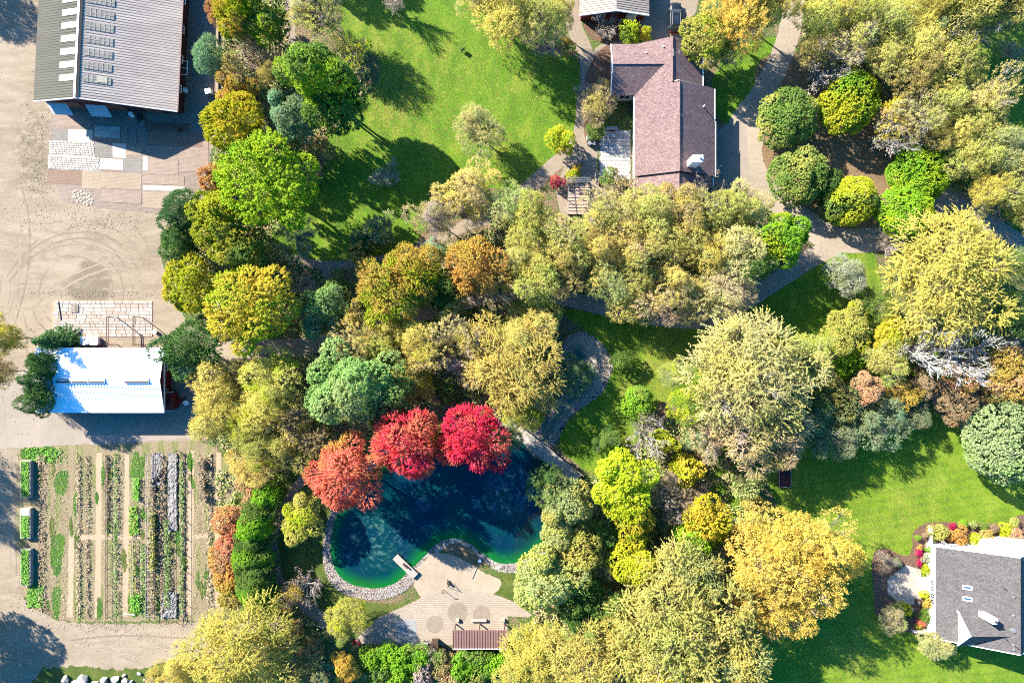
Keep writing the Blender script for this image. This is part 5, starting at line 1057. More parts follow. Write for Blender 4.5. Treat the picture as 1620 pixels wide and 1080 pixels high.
def spruce(seed, Rr, H):
    global rg; rg = np.random.default_rng(seed); random.seed(seed); C = []; O = []; m = MB(); m.tube([(0, 0, -.1), (0, 0, H * .5), (0, 0, H)], [.25, .15, .03], 7)
    z = .6
    while z < H - .1:
        f = (1 - z / H) ** .8; n = int(7 + 9 * f)
        for k in range(n):
            a = rg.uniform(0, 6.28); L = Rr * f * rg.uniform(.75, 1.1) + .15; d = np.array([math.cos(a), math.sin(a), -.25]); s = int(26 * L) + 8
            t = rg.random(s) ** .6; side = np.array([-math.sin(a), math.cos(a), 0]); c = np.array([0, 0, z]) + d * (t * L)[:, None] + side * (rg.normal(0, .16, s) * (L * .6) * (1.1 - t) + rg.normal(0, .05, s))[:, None]; c[:, 2] += rg.normal(0, .06, s)
            C.append(c); O.append(np.repeat(d[None], s, 0))
            if L > 1: m.tube([(0, 0, z), (d[0] * L * .8, d[1] * L * .8, z + d[2] * L * .8)], [.05, .015], 3, cap=False)
        z += .34 + .12 * f
    C = np.vstack(C); O = np.vstack(O); return leaf_mesh('spruce_crown', C, O, .3, .3, MNEEDLE, .1, .8, .9), m.mesh('spruce_trunk', MBARK), Rr, H
PROTO['spruce'] = [spruce(110 + i, 3.0, 10) for i in range(2)]
def bare(seed, Rr, H, flat=0.0, n0=12, leafy=0, thick=1.0):
    global rg; rg = np.random.default_rng(seed); random.seed(seed); m = MB(); m.tube([(0, 0, -.1), (.1, 0, H * .25)], [.18 * thick, .15 * thick], 7); tips = []
    def grow(p, d, L, r, lev):
        q = p.copy(); pts = [p.copy()]; rr_ = [r]; n = 4
        for i in range(n):
            d = (d + Vector((R(-1, 1), R(-1, 1), R(-.6, .8))) * .22).normalized(); q = q + d * L / n; pts.append(q.copy()); rr_.append(r * (1 - .6 * (i + 1) / n))
        m.tube(pts, rr_, 5 if lev == 0 else 3, cap=False); tips.append(tuple(q))
        if lev < 3:
            for _ in range((5, 5, 4)[lev]):
                i = random.randint(1, n); e = (d + Vector((R(-1, 1), R(-1, 1), R(-.5, .7))) * .75).normalized(); grow(pts[i], e, L * R(.45, .65), max(rr_[i] * .6, .026), lev + 1)
    for k in range(n0): a = 2 * PI * k / n0 + R(-.2, .2); e = R(.1, 1.1); grow(Vector((0, 0, H * R(.15, .3))), Vector((math.cos(a), math.sin(a), math.tan(e) * (1 - flat) + .15)).normalized(), Rr * .62, .085 * thick, 0)
    T = np.array(tips); C = T[rg.integers(0, len(T), max(leafy, 8))] + rg.normal(0, .25, (max(leafy, 8), 3))
    return leaf_mesh('bare_crown', C, nrm(C), .17, .6, MLEAF), m.mesh('bare_branches', MBARK), Rr, H
PROTO['bare'] = [bare(120 + i, 4.2, 6.5, .2, 9, 500, 1.8) for i in range(3)] 
PROTO['twiggy'] = [bare(130 + i, 4.2, 7, .1, 9, 2200, 1.4) for i in range(2)]

# ------------------------------------------------------------------ colours (leaf tints tuned by eye against the image)
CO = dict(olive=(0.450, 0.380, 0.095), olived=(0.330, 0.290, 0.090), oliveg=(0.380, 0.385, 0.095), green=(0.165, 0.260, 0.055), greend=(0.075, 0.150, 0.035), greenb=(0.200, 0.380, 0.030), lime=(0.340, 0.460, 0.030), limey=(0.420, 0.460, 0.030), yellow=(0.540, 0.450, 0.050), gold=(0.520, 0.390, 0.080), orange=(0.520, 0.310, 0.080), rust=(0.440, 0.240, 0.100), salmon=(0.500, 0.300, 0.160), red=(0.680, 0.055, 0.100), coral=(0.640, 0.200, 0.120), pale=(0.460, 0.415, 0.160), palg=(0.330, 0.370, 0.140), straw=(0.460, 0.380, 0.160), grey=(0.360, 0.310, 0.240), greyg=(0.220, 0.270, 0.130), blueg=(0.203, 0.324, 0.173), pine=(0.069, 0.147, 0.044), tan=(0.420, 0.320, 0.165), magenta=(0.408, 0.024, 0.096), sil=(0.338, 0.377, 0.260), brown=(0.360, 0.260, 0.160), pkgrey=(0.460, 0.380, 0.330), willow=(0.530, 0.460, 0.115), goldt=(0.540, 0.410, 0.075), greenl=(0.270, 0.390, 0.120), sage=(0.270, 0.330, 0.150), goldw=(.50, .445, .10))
BARKC = dict(maple=(.16, .12, .09), feather=(.36, .31, .25), bare=(.46, .41, .37), loose=(.32, .27, .22), thin=(.40, .35, .30), twiggy=(.44, .38, .33))
NAMES = dict(maple='maple_tree', red='red_maple_tree', round='broadleaf_tree', feather='willow_tree', dome='clipped_tree', loose='loose_tree', thin='sparse_tree', bush='shrub', pine='pine_tree', spruce='spruce_tree', bare='bare_tree', twiggy='twiggy_tree')
CATS = dict(bush='shrub')
tcount = {}
def tree(kind, u, v, r, h, c1, c2, label, group=None, zc=None, barkc=None, ys=1.0):
    if kind == 'loose' and ((820 < u < 1220 and 290 < v < 490) or (u > 1270 and v < 360)): h = 9.6 + (h - 10) * .25; r *= 1.06
    """(u, v): where the crown's middle is sighted; r: its sighted radius in plan units; h: height in metres"""
    P_ = PROTO[kind]; k = tcount.get(kind, 0); tcount[kind] = k + 1; cm, tm, R0, H0 = P_[k % len(P_)]
    zm = h * (.6 if zc is None else zc); x, y, _ = W(u, v, zm); s = r * .1 * (CAMH - zm) / CAMH / R0
    t = thing(NAMES[kind], label, CATS.get(kind, 'tree') if h > 3.2 else 'shrub', (x, y, 0), R(0, 6.28), group)
    if h <= 3.2 and kind not in ('bush',): t.name = 'shrub'
    ea = R(-.09, .09); t.scale = (s * (1 + ea), s * (1 - ea), h / H0)
    c = link('crown', cm, t); b = link('trunk', tm, t)
    L_ = R(.88, 1.12); j = (L_ * R(.95, 1.05), L_ * R(.95, 1.05), L_ * R(.9, 1.1)); c.color = (*[min(q * e, .7) for q, e in zip(CO[c1], j)], 1); c['col2'] = [float(min(q * e, .7)) for q, e in zip(CO[c2], j)]
    b['col3'] = [float(q) for q in (barkc or BARKC.get(kind, (.14, .11, .085)))]
    return t

# ------------------------------------------------------------------ the trees, north-west to south-east
T = [
# kind, u, v, r, h, colour, second colour, label
# --- tree belt right of the barn
('maple', 378, 12, 46, 11, 'limey', 'orange', 'yellow-green maple with orange west side at the top edge beside the barn'),
('bush', 343, 20, 20, 5, 'rust', 'orange', 'rust-orange bush leaning over the barn yard at the top edge'),
('maple', 425, 42, 34, 9, 'green', 'lime', 'green maple west of the narrow path at the top'),
('pine', 332, 92, 30, 9, 'blueg', 'palg', 'blue-green pine overhanging the paved strip east of the barn'),
('twiggy', 405, 95, 42, 8, 'tan', 'pkgrey', 'grey-brown half-bare tree between the pine and the big green tree'),
('thin', 372, 112, 30, 8, 'olive', 'tan', 'thin olive tree behind the grey-brown half-bare one'),
('round', 380, 148, 36, 7, 'orange', 'gold', 'orange-leaved tree in the belt beside the white cabinet'),
('pine', 338, 188, 17, 7, 'greend', 'pine', 'small dark green pine at the corner of the barn yard'),
('maple', 378, 198, 50, 11, 'limey', 'yellow', 'yellow-green maple south of the orange-leaved tree'),
('bush', 337, 282, 24, 5, 'rust', 'orange', 'rust-coloured bush between paver yard and bright green maple'),
('maple', 428, 288, 82, 16, 'lime', 'greenb', 'largest bright lime-green maple in the west belt'),
('round', 507, 128, 68, 17, 'green', 'lime', 'big round green tree casting a long shadow over the upper lawn'),
('round', 540, 165, 46, 12, 'greend', 'green', 'dark green tree added as shaded east side of the big round one'),  # extra crown; its dark colour paints the big tree's shaded side
('round', 468, 188, 38, 11, 'blueg', 'greyg', 'blue-green tree south-west of the big round green one'),
('thin', 512, 28, 48, 10, 'oliveg', 'olive', 'olive airy tree at the top east of the narrow path'),
('thin', 500, 4, 34, 11, 'pale', 'grey', 'greyish thin tree cut by the top edge beside the narrow path'),
('thin', 555, 75, 34, 7, 'limey', 'olive', 'low yellowish airy tree on the upper lawn edge'),
('loose', 425, 118, 20, 6, 'olived', 'olive', 'small olive tree in the gap west of the big round tree'),
('pine', 288, 335, 36, 10, 'pine', 'greend', 'dark green pine beside the south corner of the paver yard'),
('pine', 285, 388, 30, 9, 'greend', 'pine', 'dark green pine further south beside the dirt yard'),
('maple', 348, 352, 54, 11, 'limey', 'green', 'green-yellow maple below the largest lime-green one'),
('maple', 392, 395, 38, 10, 'green', 'yellow', 'greener maple between the two yellow maples and the lime one'),
('maple', 305, 455, 46, 10, 'limey', 'yellow', 'western of the two yellow maples beside the dirt yard'),
('maple', 402, 482, 74, 13, 'yellow', 'lime', 'big golden-yellow maple beside the dirt yard'),
('thin', 470, 372, 38, 6, 'greyg', 'grey', 'low grey thin tree in the shade east of the lime-green maple'),
('bush', 505, 235, 26, 3.5, 'brown', 'olived', 'brown low shrub in the shade south of the blue-green tree'),
('bush', 490, 275, 22, 3.5, 'brown', 'greyg', 'small brownish shrub east of the lime-green maple'),
('twiggy', 608, 274, 30, 4, 'sil', 'grey', 'silvery grey bush alone in the deep shade of the upper lawn'),
('bush', 600, 365, 30, 4, 'palg', 'greyg', 'silvery-green shrub at the south edge of the shaded lawn'),
('bush', 575, 388, 22, 3.5, 'greend', 'greyg', 'dark low shrub beside the path below the shaded lawn'),
('loose', 757, 205, 42, 7, 'pale', 'palg', 'pale grey-green crab tree standing alone on the upper lawn'),
('twiggy', 620, -8, 30, 8, 'grey', 'pkgrey', 'grey bare-looking tree at the top edge over the upper lawn'),
('round', 425, -150, 50, 13, 'green', 'olive', 'round tree just beyond the top edge shading the upper lawn'),
('round', 480, -165, 45, 12, 'green', 'olive', 'second round tree beyond the top edge shading the upper lawn'),
# --- north of the lawn, by the house walk
('loose', 800, 20, 55, 12, 'willow', 'olive', 'yellow-olive airy tree at the top edge over the upper lawn'),
('loose', 850, 35, 52, 12, 'oliveg', 'pale', 'broad olive tree between upper lawn and the house walk'),
('loose', 765, 0, 38, 10, 'olive', 'tan', 'brownish olive tree west of the broad one at the top edge'),
('twiggy', 868, 68, 30, 6, 'grey', 'olive', 'grey twiggy shrub tree below the broad olive tree'),
('bush', 893, 72, 16, 3.5, 'gold', 'olive', 'orange-yellow shrub on the west side of the house walk'),
('loose', 885, 22, 30, 9, 'olive', 'oliveg', 'olive tree at the top edge west of the garage'),
('bare', 958, 38, 30, 5, 'tan', 'rust', 'bare grey-brown bush in front of the garage'),
('bush', 997, 52, 20, 4, 'limey', 'green', 'yellow-green shrub south of the garage, larger of two'),
('bush', 1019, 55, 14, 3.5, 'limey', 'yellow', 'yellow-green shrub south of the garage, smaller eastern one'),
('loose', 944, 165, 34, 5, 'tan', 'olive', 'brown-olive small tree between walk and patio'),
('twiggy', 925, 148, 22, 5, 'pkgrey', 'tan', 'pale bare twiggy shrub over the house walk'),
('bush', 940, 208, 16, 2.2, 'green', 'lime', 'low green hedge shrub at the patio corner'),
('bush', 887, 223, 24, 5, 'limey', 'yellow', 'round yellow-green shrub on the lawn beside the walk'),
('bush', 906, 277, 12, 2.0, 'limey', 'lime', 'bright lime low bush in the leaf-shaped bed'),
('bush', 880, 288, 13, 2.0, 'magenta', 'coral', 'crimson low bush at the head of the timber steps'),
('bush', 911, 267, 8, 1.5, 'orange', 'gold', 'small orange plant at the tip of the leaf-shaped bed'),
('bush', 966, 281, 18, 2.5, 'tan', 'green', 'mixed brown-green shrub at the south edge of the patio'),
('round', 1125, 62, 48, 9, 'oliveg', 'lime', 'bright olive-green tree touching the north-east roof corner'),
('loose', 1172, 22, 62, 12, 'gold', 'olive', 'orange-olive tree at the top edge beside the drive'),
('loose', 1215, 12, 45, 12, 'olive', 'gold', 'olive tree at the top edge where the drive leaves the frame'),
('thin', 1150, 95, 30, 7, 'oliveg', 'olive', 'thin olive tree over the small lawn east of the house'),
# --- north-east thicket
('loose', 1300, 28, 50, 11, 'olive', 'oliveg', 'olive tree at the top edge just east of the drive'),
('loose', 1345, 30, 42, 12, 'oliveg', 'olive', 'olive tree at the top edge, second east of the drive'),
('loose', 1390, 40, 52, 12, 'oliveg', 'palg', 'grey-green tree at the top edge over the thicket'),
('loose', 1283, 85, 28, 7, 'olived', 'olive', 'small olive tree beside the shaded drive'),
('bare', 1312, 98, 46, 12, 'pkgrey', 'olive', 'bare grey tree leaning over the two northern clipped trees'),
('loose', 1405, 92, 46, 10, 'oliveg', 'willow', 'yellowish tree north-east of the clipped trees'),
('loose', 1455, 85, 50, 12, 'willow', 'oliveg', 'light olive tree in the middle of the north-east thicket'),
('loose', 1505, 110, 52, 12, 'oliveg', 'willow', 'light olive tree at the lawn side of the north-east thicket'),
('loose', 1440, 135, 44, 9, 'olived', 'olive', 'darker olive tree inside the north-east thicket'),
('loose', 1490, 165, 50, 10, 'oliveg', 'pale', 'pale olive tree south of the thicket middle'),
('loose', 1540, 190, 48, 11, 'willow', 'oliveg', 'yellow-olive tree on the eastern thicket edge'),
('loose', 1535, 245, 44, 10, 'oliveg', 'olive', 'olive tree east of the clipped trees'),
('loose', 1575, 235, 42, 11, 'palg', 'oliveg', 'grey-green tree at the eastern thicket edge'),
('loose', 1595, 290, 46, 11, 'oliveg', 'pale', 'pale olive tree at the right edge above the gravel drive'),
('loose', 1555, 300, 34, 9, 'olive', 'oliveg', 'olive tree directly above the gravel drive'),
('loose', 1620, 340, 36, 9, 'oliveg', 'willow', 'olive tree cut by the right edge below the pale one'),
('bare', 1427, 212, 46, 12, 'sil', 'willow', 'silver-grey half-bare tree among the clipped trees'),
('thin', 1412, 185, 38, 8, 'yellow', 'tan', 'yellow thin tree behind the silver-grey half-bare one'),
('loose', 1475, 215, 30, 7, 'olive', 'tan', 'brown-olive tree right of the silver-grey one'),
('feather', 1530, 8, 60, 14, 'willow', 'pale', 'pale yellow feathery tree at the top right edge'),
('feather', 1600, 20, 45, 13, 'pale', 'willow', 'pale feathery tree in the top right corner'),
('feather', 1470, 15, 35, 12, 'willow', 'olive', 'narrower feathery tree west of the top right pair'),
('bare', 1535, 38, 56, 14, 'grey', 'pale', 'bare grey tree under the feathery trees at top right'),
('loose', 1478, 48, 30, 8, 'greyg', 'green', 'dark grey-green tree beside the bare tree at top right'),
('twiggy', 1608, 78, 26, 5, 'tan', 'grey', 'brown bare brush at the right edge on the shaded lawn'),
('round', 1560, -50, 60, 16, 'green', 'olive', 'tree beyond the top edge shading the north-east lawn'),
# clipped trees
('dome', 1246, 187, 48, 6.5, 'green', 'oliveg', 'clipped round tree beside the drive, northern of the two along it'),
('dome', 1344, 162, 50, 7, 'limey', 'greenb', 'clipped tree farthest north, with yellowish crown'),
('dome', 1264, 277, 47, 6, 'green', 'oliveg', 'clipped round green tree beside the drive, southern of the two'),
('dome', 1345, 317, 42, 5.5, 'limey', 'green', 'clipped yellowish tree at the drive bend'),
('dome', 1432, 332, 44, 6, 'greenb', 'lime', 'bright green clipped tree at the fork of the drives'),
('dome', 1454, 276, 48, 6, 'greenb', 'lime', 'bright green clipped tree behind the one at the fork'),
('dome', 1310, 295, 30, 4.5, 'greend', 'green', 'low dark clipped tree squeezed between two brighter ones'),
# --- east: big yellow willow and around
('feather', 1494, 430, 106, 14, 'goldw', 'willow', 'huge golden feathery tree filling the east side'),
('loose', 1338, 433, 34, 7, 'sil', 'palg', 'small silver-blue tree at the drive end of the lawn'),
('twiggy', 1410, 382, 26, 4, 'pkgrey', 'brown', 'bare pinkish brush where the drive meets the golden tree'),
('loose', 1385, 480, 34, 6, 'green', 'oliveg', 'low green tree west of the golden feathery tree'),
('round', 1340, 525, 44, 6, 'oliveg', 'limey', 'soft yellow-green round tree on the east lawn'),
('round', 1405, 530, 34, 7, 'yellow', 'limey', 'golden round tree south-west of the huge golden feathery one'),
('loose', 1395, 568, 42, 8, 'oliveg', 'green', 'feathery green tree below the golden round one'),
('bush', 1330, 575, 34, 3, 'greenb', 'lime', 'bright green low shrub on the east lawn edge'),
('loose', 1610, 420, 34, 10, 'green', 'greyg', 'green tree cut by the right edge beside the golden tree'),
('loose', 1600, 500, 40, 9, 'greend', 'green', 'dark green tree at the right edge below the golden tree'),
('bare', 1478, 556, 50, 15, 'sil', 'pale', 'western crown of fallen-looking white bare branches'),
('bare', 1538, 556, 62, 16, 'sil', 'pale', 'white bare branching tree south of the golden feathery tree'),
('bare', 1618, 545, 30, 8, 'sil', 'grey', 'white bare tree cut by the right edge'),
('bush', 1470, 590, 34, 3.5, 'green', 'limey', 'mixed green shrub under the white bare tree'),
('bush', 1500, 580, 30, 3.5, 'greenb', 'green', 'green shrub showing through the white bare branches'),
('bush', 1310, 608, 26, 6, 'willow', 'olive', 'yellow-olive upright shrub at the west end of the orange border'),
('round', 1340, 640, 46, 7, 'olived', 'greyg', 'dull olive tree at the west end of the dark lawn'),
('round', 1368, 618, 28, 8, 'salmon', 'tan', 'copper-orange round tree, westernmost of the copper border'),
('round', 1425, 628, 28, 6, 'gold', 'salmon', 'orange-brown shrub tree, second in the copper border'),
('round', 1455, 608, 28, 6, 'tan', 'brown', 'dull brown shrub tree behind the copper border'),
('round', 1505, 632, 40, 6, 'brown', 'salmon', 'brown spreading shrub tree in the middle of the copper border'),
('round', 1520, 598, 30, 7, 'salmon', 'gold', 'salmon-pink leaved tree in the copper border'),
('round', 1592, 600, 50, 8, 'gold', 'salmon', 'golden-orange tree at the right edge of the copper border'),
('round', 1550, 635, 26, 5, 'brown', 'tan', 'small brown shrub tree at the lawn side of the copper border'),
('loose', 1385, 665, 50, 7, 'greyg', 'blueg', 'grey-green soft tree hanging over the dark lawn'),
('loose', 1290, 650, 36, 7, 'greyg', 'greend', 'dark grey-green tree west of the dark lawn'),
('dome', 1590, 697, 68, 8, 'sage', 'greenl', 'large smooth grey-green dome tree at the right edge'),
# --- centre thicket south of the house
('loose', 840, 350, 46, 12, 'oliveg', 'olive', 'olive tree at the north-west corner of the central thicket'),
('loose', 745, 310, 54, 9, 'willow', 'pale', 'yellow-olive tree over the path north of the orange maples'),
('loose', 690, 345, 46, 8, 'pale', 'grey', 'pale greyish tree left of the yellow-olive one over the path'),
('loose', 805, 325, 38, 9, 'palg', 'pale', 'grey-green tree between path and central thicket'),
('loose', 850, 400, 50, 12, 'olive', 'oliveg', 'olive tree on the west flank of the central thicket'),
('loose', 855, 445, 46, 11, 'oliveg', 'olive', 'olive tree at the south-west corner of the central thicket'),
('loose', 900, 385, 50, 13, 'oliveg', 'tan', 'olive tree below the timber steps'),
('loose', 905, 430, 44, 10, 'olived', 'olive', 'darker olive tree in the south-west of the central thicket'),
('loose', 950, 395, 50, 13, 'olive', 'willow', 'olive tree in the middle west of the central thicket'),
('loose', 975, 345, 44, 12, 'oliveg', 'tan', 'olive tree directly south of the patio'),
('thin', 945, 325, 30, 10, 'tan', 'pale', 'thin tan tree beside the lower timber steps'),
('twiggy', 990, 305, 34, 8, 'tan', 'gold', 'half-bare tan tree at the south-west corner of the rust roof'),
('loose', 1000, 385, 48, 13, 'olive', 'tan', 'tan-olive tree in the heart of the central thicket'),
('loose', 1030, 340, 46, 12, 'oliveg', 'olive', 'olive tree hiding the south end of the rust roof'),
('loose', 1080, 335, 44, 12, 'olive', 'tan', 'tan-olive tree just below the lower roof section'),
('bare', 1125, 305, 42, 12, 'tan', 'pkgrey', 'pinkish bare tree at the south-east corner of the house'),
('loose', 1135, 340, 46, 12, 'oliveg', 'pale', 'pale olive tree west of the drive bend'),
('loose', 1180, 335, 44, 11, 'pale', 'oliveg', 'pale tree between the thicket and the drive'),
('loose', 1060, 385, 48, 13, 'oliveg', 'olive', 'olive tree in the middle of the central thicket'),
('loose', 1110, 390, 46, 12, 'olive', 'palg', 'grey-olive tree east of the thicket middle'),
('loose', 1160, 390, 44, 12, 'pale', 'oliveg', 'pale olive tree on the east flank of the central thicket'),
('loose', 960, 445, 44, 10, 'palg', 'olive', 'grey-green tree above the gravel road bend'),
('loose', 1010, 440, 48, 11, 'oliveg', 'greyg', 'green-olive tree in the south of the central thicket'),
('loose', 1060, 440, 42, 10, 'olive', 'willow', 'yellow-olive tree in the south of the central thicket'),
('loose', 1005, 478, 42, 6, 'willow', 'oliveg', 'yellow-green tree overhanging the gravel road'),
('loose', 1090, 468, 40, 7, 'pale', 'olive', 'pale tree at the south edge by the gravel road'),
('loose', 1145, 455, 50, 10, 'pale', 'tan', 'broad pale tan tree above the gravel road'),
('loose', 1190, 420, 36, 9, 'greend', 'green', 'dark green tree on the east side of the thicket'),
('round', 1235, 378, 48, 10, 'greenb', 'limey', 'bright green-yellow tree beside the drive bend'),
('bush', 1190, 400, 26, 6, 'greenb', 'green', 'bright green shrub at the foot of the green-yellow tree'),
# --- orange maples and belt south of the path
('red', 612, 462, 62, 11, 'gold', 'lime', 'broad orange-gold maple south of the shaded lawn'),
('red', 660, 430, 48, 11, 'gold', 'limey', 'golden maple joined to the broad orange-gold one'),
('red', 752, 425, 54, 11, 'orange', 'gold', 'round orange maple between the path and the gravel road'),
('round', 700, 455, 34, 8, 'greend', 'green', 'dark green tree squeezed between two orange maples'),
('loose', 695, 400, 24, 7, 'blueg', 'sil', 'small blue-grey tree between two orange maples'),
('bush', 570, 400, 24, 4, 'olived', 'orange', 'dull olive shrub behind the broad orange-gold maple'),
('round', 508, 490, 42, 8, 'greenl', 'greyg', 'green tree between the golden-yellow and the orange-gold maples'),
('twiggy', 482, 452, 24, 5, 'pkgrey', 'rust', 'bare reddish brush beside the green tree by the path'),
('bush', 535, 460, 22, 4, 'greyg', 'green', 'dark green shrub beside the short path'),
('bush', 462, 505, 24, 4, 'greyg', 'brown', 'dark shrub at the east foot of the golden-yellow maple'),
('loose', 560, 505, 28, 6, 'olive', 'pale', 'olive small tree south of the broad orange-gold maple'),
('loose', 590, 545, 36, 8, 'oliveg', 'tan', 'olive tree on the south side of the gravel road'),
('loose', 625, 525, 28, 8, 'willow', 'olive', 'yellow-olive tree beside the reddish leaf path'),
('loose', 668, 535, 38, 10, 'willow', 'limey', 'yellow-green airy tree south of the orange maples'),
('thin', 720, 520, 36, 9, 'pale', 'grey', 'pale thin tree near the gravel road'),
('loose', 745, 540, 34, 9, 'olive', 'pkgrey', 'grey-olive tree west of the great feathery tree'),
('loose', 655, 600, 50, 6, 'oliveg', 'limey', 'low yellow-green tree west of the dark shrub by the bridge'),
('round', 560, 612, 80, 13, 'greenl', 'palg', 'big grey-green round tree above the red maples'),
('round', 612, 640, 48, 10, 'greenl', 'green', 'green tree directly behind the middle red maple'),
('bush', 708, 617, 20, 3, 'greend', 'green', 'dark green bush north of the eastern red maple'),
('loose', 822, 540, 62, 9, 'willow', 'oliveg', 'northern half of the great feathery tree by the stream'),
('feather', 812, 578, 88, 10.5, 'willow', 'oliveg', 'great yellow feathery tree west of the stream pool'),
('feather', 846, 500, 44, 6, 'oliveg', 'willow', 'feathery tree just south of the gravel road fork'),
('loose', 898, 592, 38, 4.5, 'greyg', 'greend', 'dark willow bush overhanging the stream pool'),
('loose', 828, 650, 34, 6, 'oliveg', 'limey', 'green-yellow foliage tree at the west bridge end'),
# red maples
('red', 544, 742, 62, 13.5, 'coral', 'orange', 'westernmost red maple with orange and gold top'),
('red', 645, 695, 58, 13, 'coral', 'red', 'middle red-orange maple of the three by the pond'),
('red', 748, 690, 60, 13.5, 'red', 'coral', 'easternmost crimson maple of the three by the pond'),
('loose', 610, 655, 24, 7, 'brown', 'coral', 'dull brownish tree between grey-green tree and middle red maple'),
('round', 690, 690, 26, 8, 'olived', 'oliveg', 'olive-green tree between middle and eastern red maples'),
('loose', 800, 695, 32, 7, 'greyg', 'brown', 'dark shrubby tree between crimson maple and bridge'),
# --- west of the pond
('pine', 300, 552, 52, 11, 'pine', 'greend', 'round dark pine at the north-east corner of the white-roofed shed'),
('spruce', 76, 540, 30, 9, 'pine', 'greend', 'northern dark conifer in the row west of the shed'),
('pine', 70, 576, 23, 8.5, 'greend', 'pine', 'second dark conifer in the row west of the shed'),
('pine', 64, 632, 28, 8.5, 'greend', 'pine', 'southern dark conifer in the row west of the shed'),
('pine', 64, 604, 26, 8.5, 'pine', 'greend', 'third dark conifer in the row west of the shed'),
('loose', 12, 535, 40, 9, 'olive', 'yellow', 'olive-yellow tree at the left edge'),
('loose', 2, 588, 30, 8, 'olived', 'tan', 'smaller olive tree at the left edge below the yellow one'),
('loose', 345, 612, 46, 10, 'willow', 'olive', 'yellow-olive tree south-east of the shed'),
('loose', 432, 600, 50, 11, 'willow', 'limey', 'bright yellow-olive tree below the gravel road'),
('loose', 425, 645, 46, 10, 'willow', 'oliveg', 'yellow-olive tree south of the bright one'),
('loose', 345, 660, 46, 10, 'olive', 'willow', 'olive tree over the concrete beside the kitchen garden'),
('loose', 395, 690, 52, 10, 'oliveg', 'limey', 'broad olive tree at the garden corner'),
('loose', 450, 705, 50, 9, 'olived', 'oliveg', 'dull olive tree west of the first red maple'),
('loose', 400, 735, 40, 8, 'olive', 'willow', 'olive tree above the orange hedge'),
('bush', 395, 768, 26, 4, 'salmon', 'tan', 'pale orange shrub at the top of the tall hedge'),
('loose', 372, 590, 30, 7, 'pale', 'grey', 'greyish thin tree beside the road east of the shed'),
('bush', 366, 822, 30, 3.5, 'orange', 'salmon', 'orange shrub at the east edge of the garden, northern'),
('bush', 362, 882, 32, 3.5, 'salmon', 'orange', 'orange shrub at the east edge of the garden, middle'),
('bush', 368, 852, 30, 3.5, 'salmon', 'coral', 'orange shrub between its northern and middle neighbours'),
('bush', 365, 935, 30, 4, 'olive', 'gold', 'olive-gold shrub at the south end of the orange row'),
('bush', 360, 910, 26, 3.3, 'orange', 'olive', 'small orange shrub south in the orange row'),
('dome', 424, 784, 26, 5.5, 'greenb', 'green', 'tall dark green hedge beside the garden, northern tip'),
('round', 412, 806, 28, 5.8, 'green', 'greend', 'tall dark green hedge beside the garden, second clump from the north'),
('dome', 405, 830, 30, 6.1, 'greenb', 'green', 'tall dark green hedge beside the garden, third clump from the north'),
('round', 401, 856, 31, 5.5, 'green', 'greend', 'tall dark green hedge beside the garden, fourth clump from the north'),
('dome', 400, 882, 32, 5.8, 'greenb', 'green', 'tall dark green hedge beside the garden, fourth clump from the south'),
('round', 402, 908, 32, 6.1, 'green', 'greend', 'tall dark green hedge beside the garden, third clump from the south'),
('dome', 406, 932, 31, 5.5, 'greenb', 'green', 'tall dark green hedge beside the garden, second clump from the south'),
('round', 414, 954, 28, 5.8, 'green', 'greend', 'tall dark green hedge beside the garden, southern tip'),
('round', 482, 820, 40, 6, 'willow', 'limey', 'yellow-green tree on the grass between path and pond'),
('bare', 480, 930, 36, 6, 'salmon', 'tan', 'bare pinkish tree at the south-west of the pond'),
('thin', 465, 940, 24, 5, 'gold', 'tan', 'small gold-tan tree beside the bare pinkish one'),
('loose', 550, 970, 36, 6, 'oliveg', 'limey', 'green-yellow tree between rough grass and terrace'),
('loose', 545, 1000, 20, 5, 'oliveg', 'greenb', 'small green tree at the terrace corner'),
('round', 548, 1052, 26, 6, 'gold', 'orange', 'orange-gold shrub tree at the bottom beside the hedge'),
('round', 468, 1000, 20, 6, 'orange', 'tan', 'small orange-brown tree beside the shaded path at the bottom'),
('bush', 492, 1025, 20, 4, 'tan', 'olive', 'tan shrub south of the purple-shadowed path'),
('feather', 385, 1030, 88, 13, 'willow', 'oliveg', 'big yellow-green feathery tree at the bottom left'),
('loose', 290, 1062, 38, 7, 'olive', 'willow', 'olive tree at the bottom beside the boulders'),
('loose', 475, 1060, 44, 9, 'greyg', 'olived', 'dark olive tree at the bottom beside the feathery one'),
('loose', 250, 1072, 24, 5, 'olive', 'tan', 'small olive tree at the bottom beside the white block'),
# hedges at the bottom
('bush', 590, 1038, 24, 3.5, 'greenb', 'green', 'western shrub of the bright green hedge below the terrace'),
('bush', 615, 1040, 26, 3.5, 'greenb', 'lime', 'second shrub of the bright green hedge below the terrace'),
('bush', 640, 1042, 26, 3.5, 'greenb', 'green', 'third shrub of the bright green hedge below the terrace'),
('bush', 662, 1040, 22, 3.5, 'greenb', 'green', 'fourth shrub of the bright green hedge below the terrace'),
('bush', 668, 1065, 22, 4, 'pkgrey', 'tan', 'pinkish-tan shrub at the bottom below the hedge'),
('twiggy', 686, 1033, 16, 4, 'sil', 'pkgrey', 'silver bare bush right behind the grill hut'),
('bush', 700, 1045, 22, 3.5, 'tan', 'green', 'tan-green shrub left of the shelter'),
('bush', 730, 1052, 24, 3.5, 'greenb', 'green', 'western shrub of the green hedge behind the shelter'),
('bush', 760, 1052, 24, 3.5, 'greenb', 'green', 'middle shrub of the green hedge behind the shelter'),
('bush', 785, 1050, 22, 3.5, 'greenb', 'lime', 'eastern shrub of the green hedge behind the shelter'),
('bush', 600, 1066, 26, 4, 'green', 'greend', 'green shrub at the bottom edge under the hedge, western'),
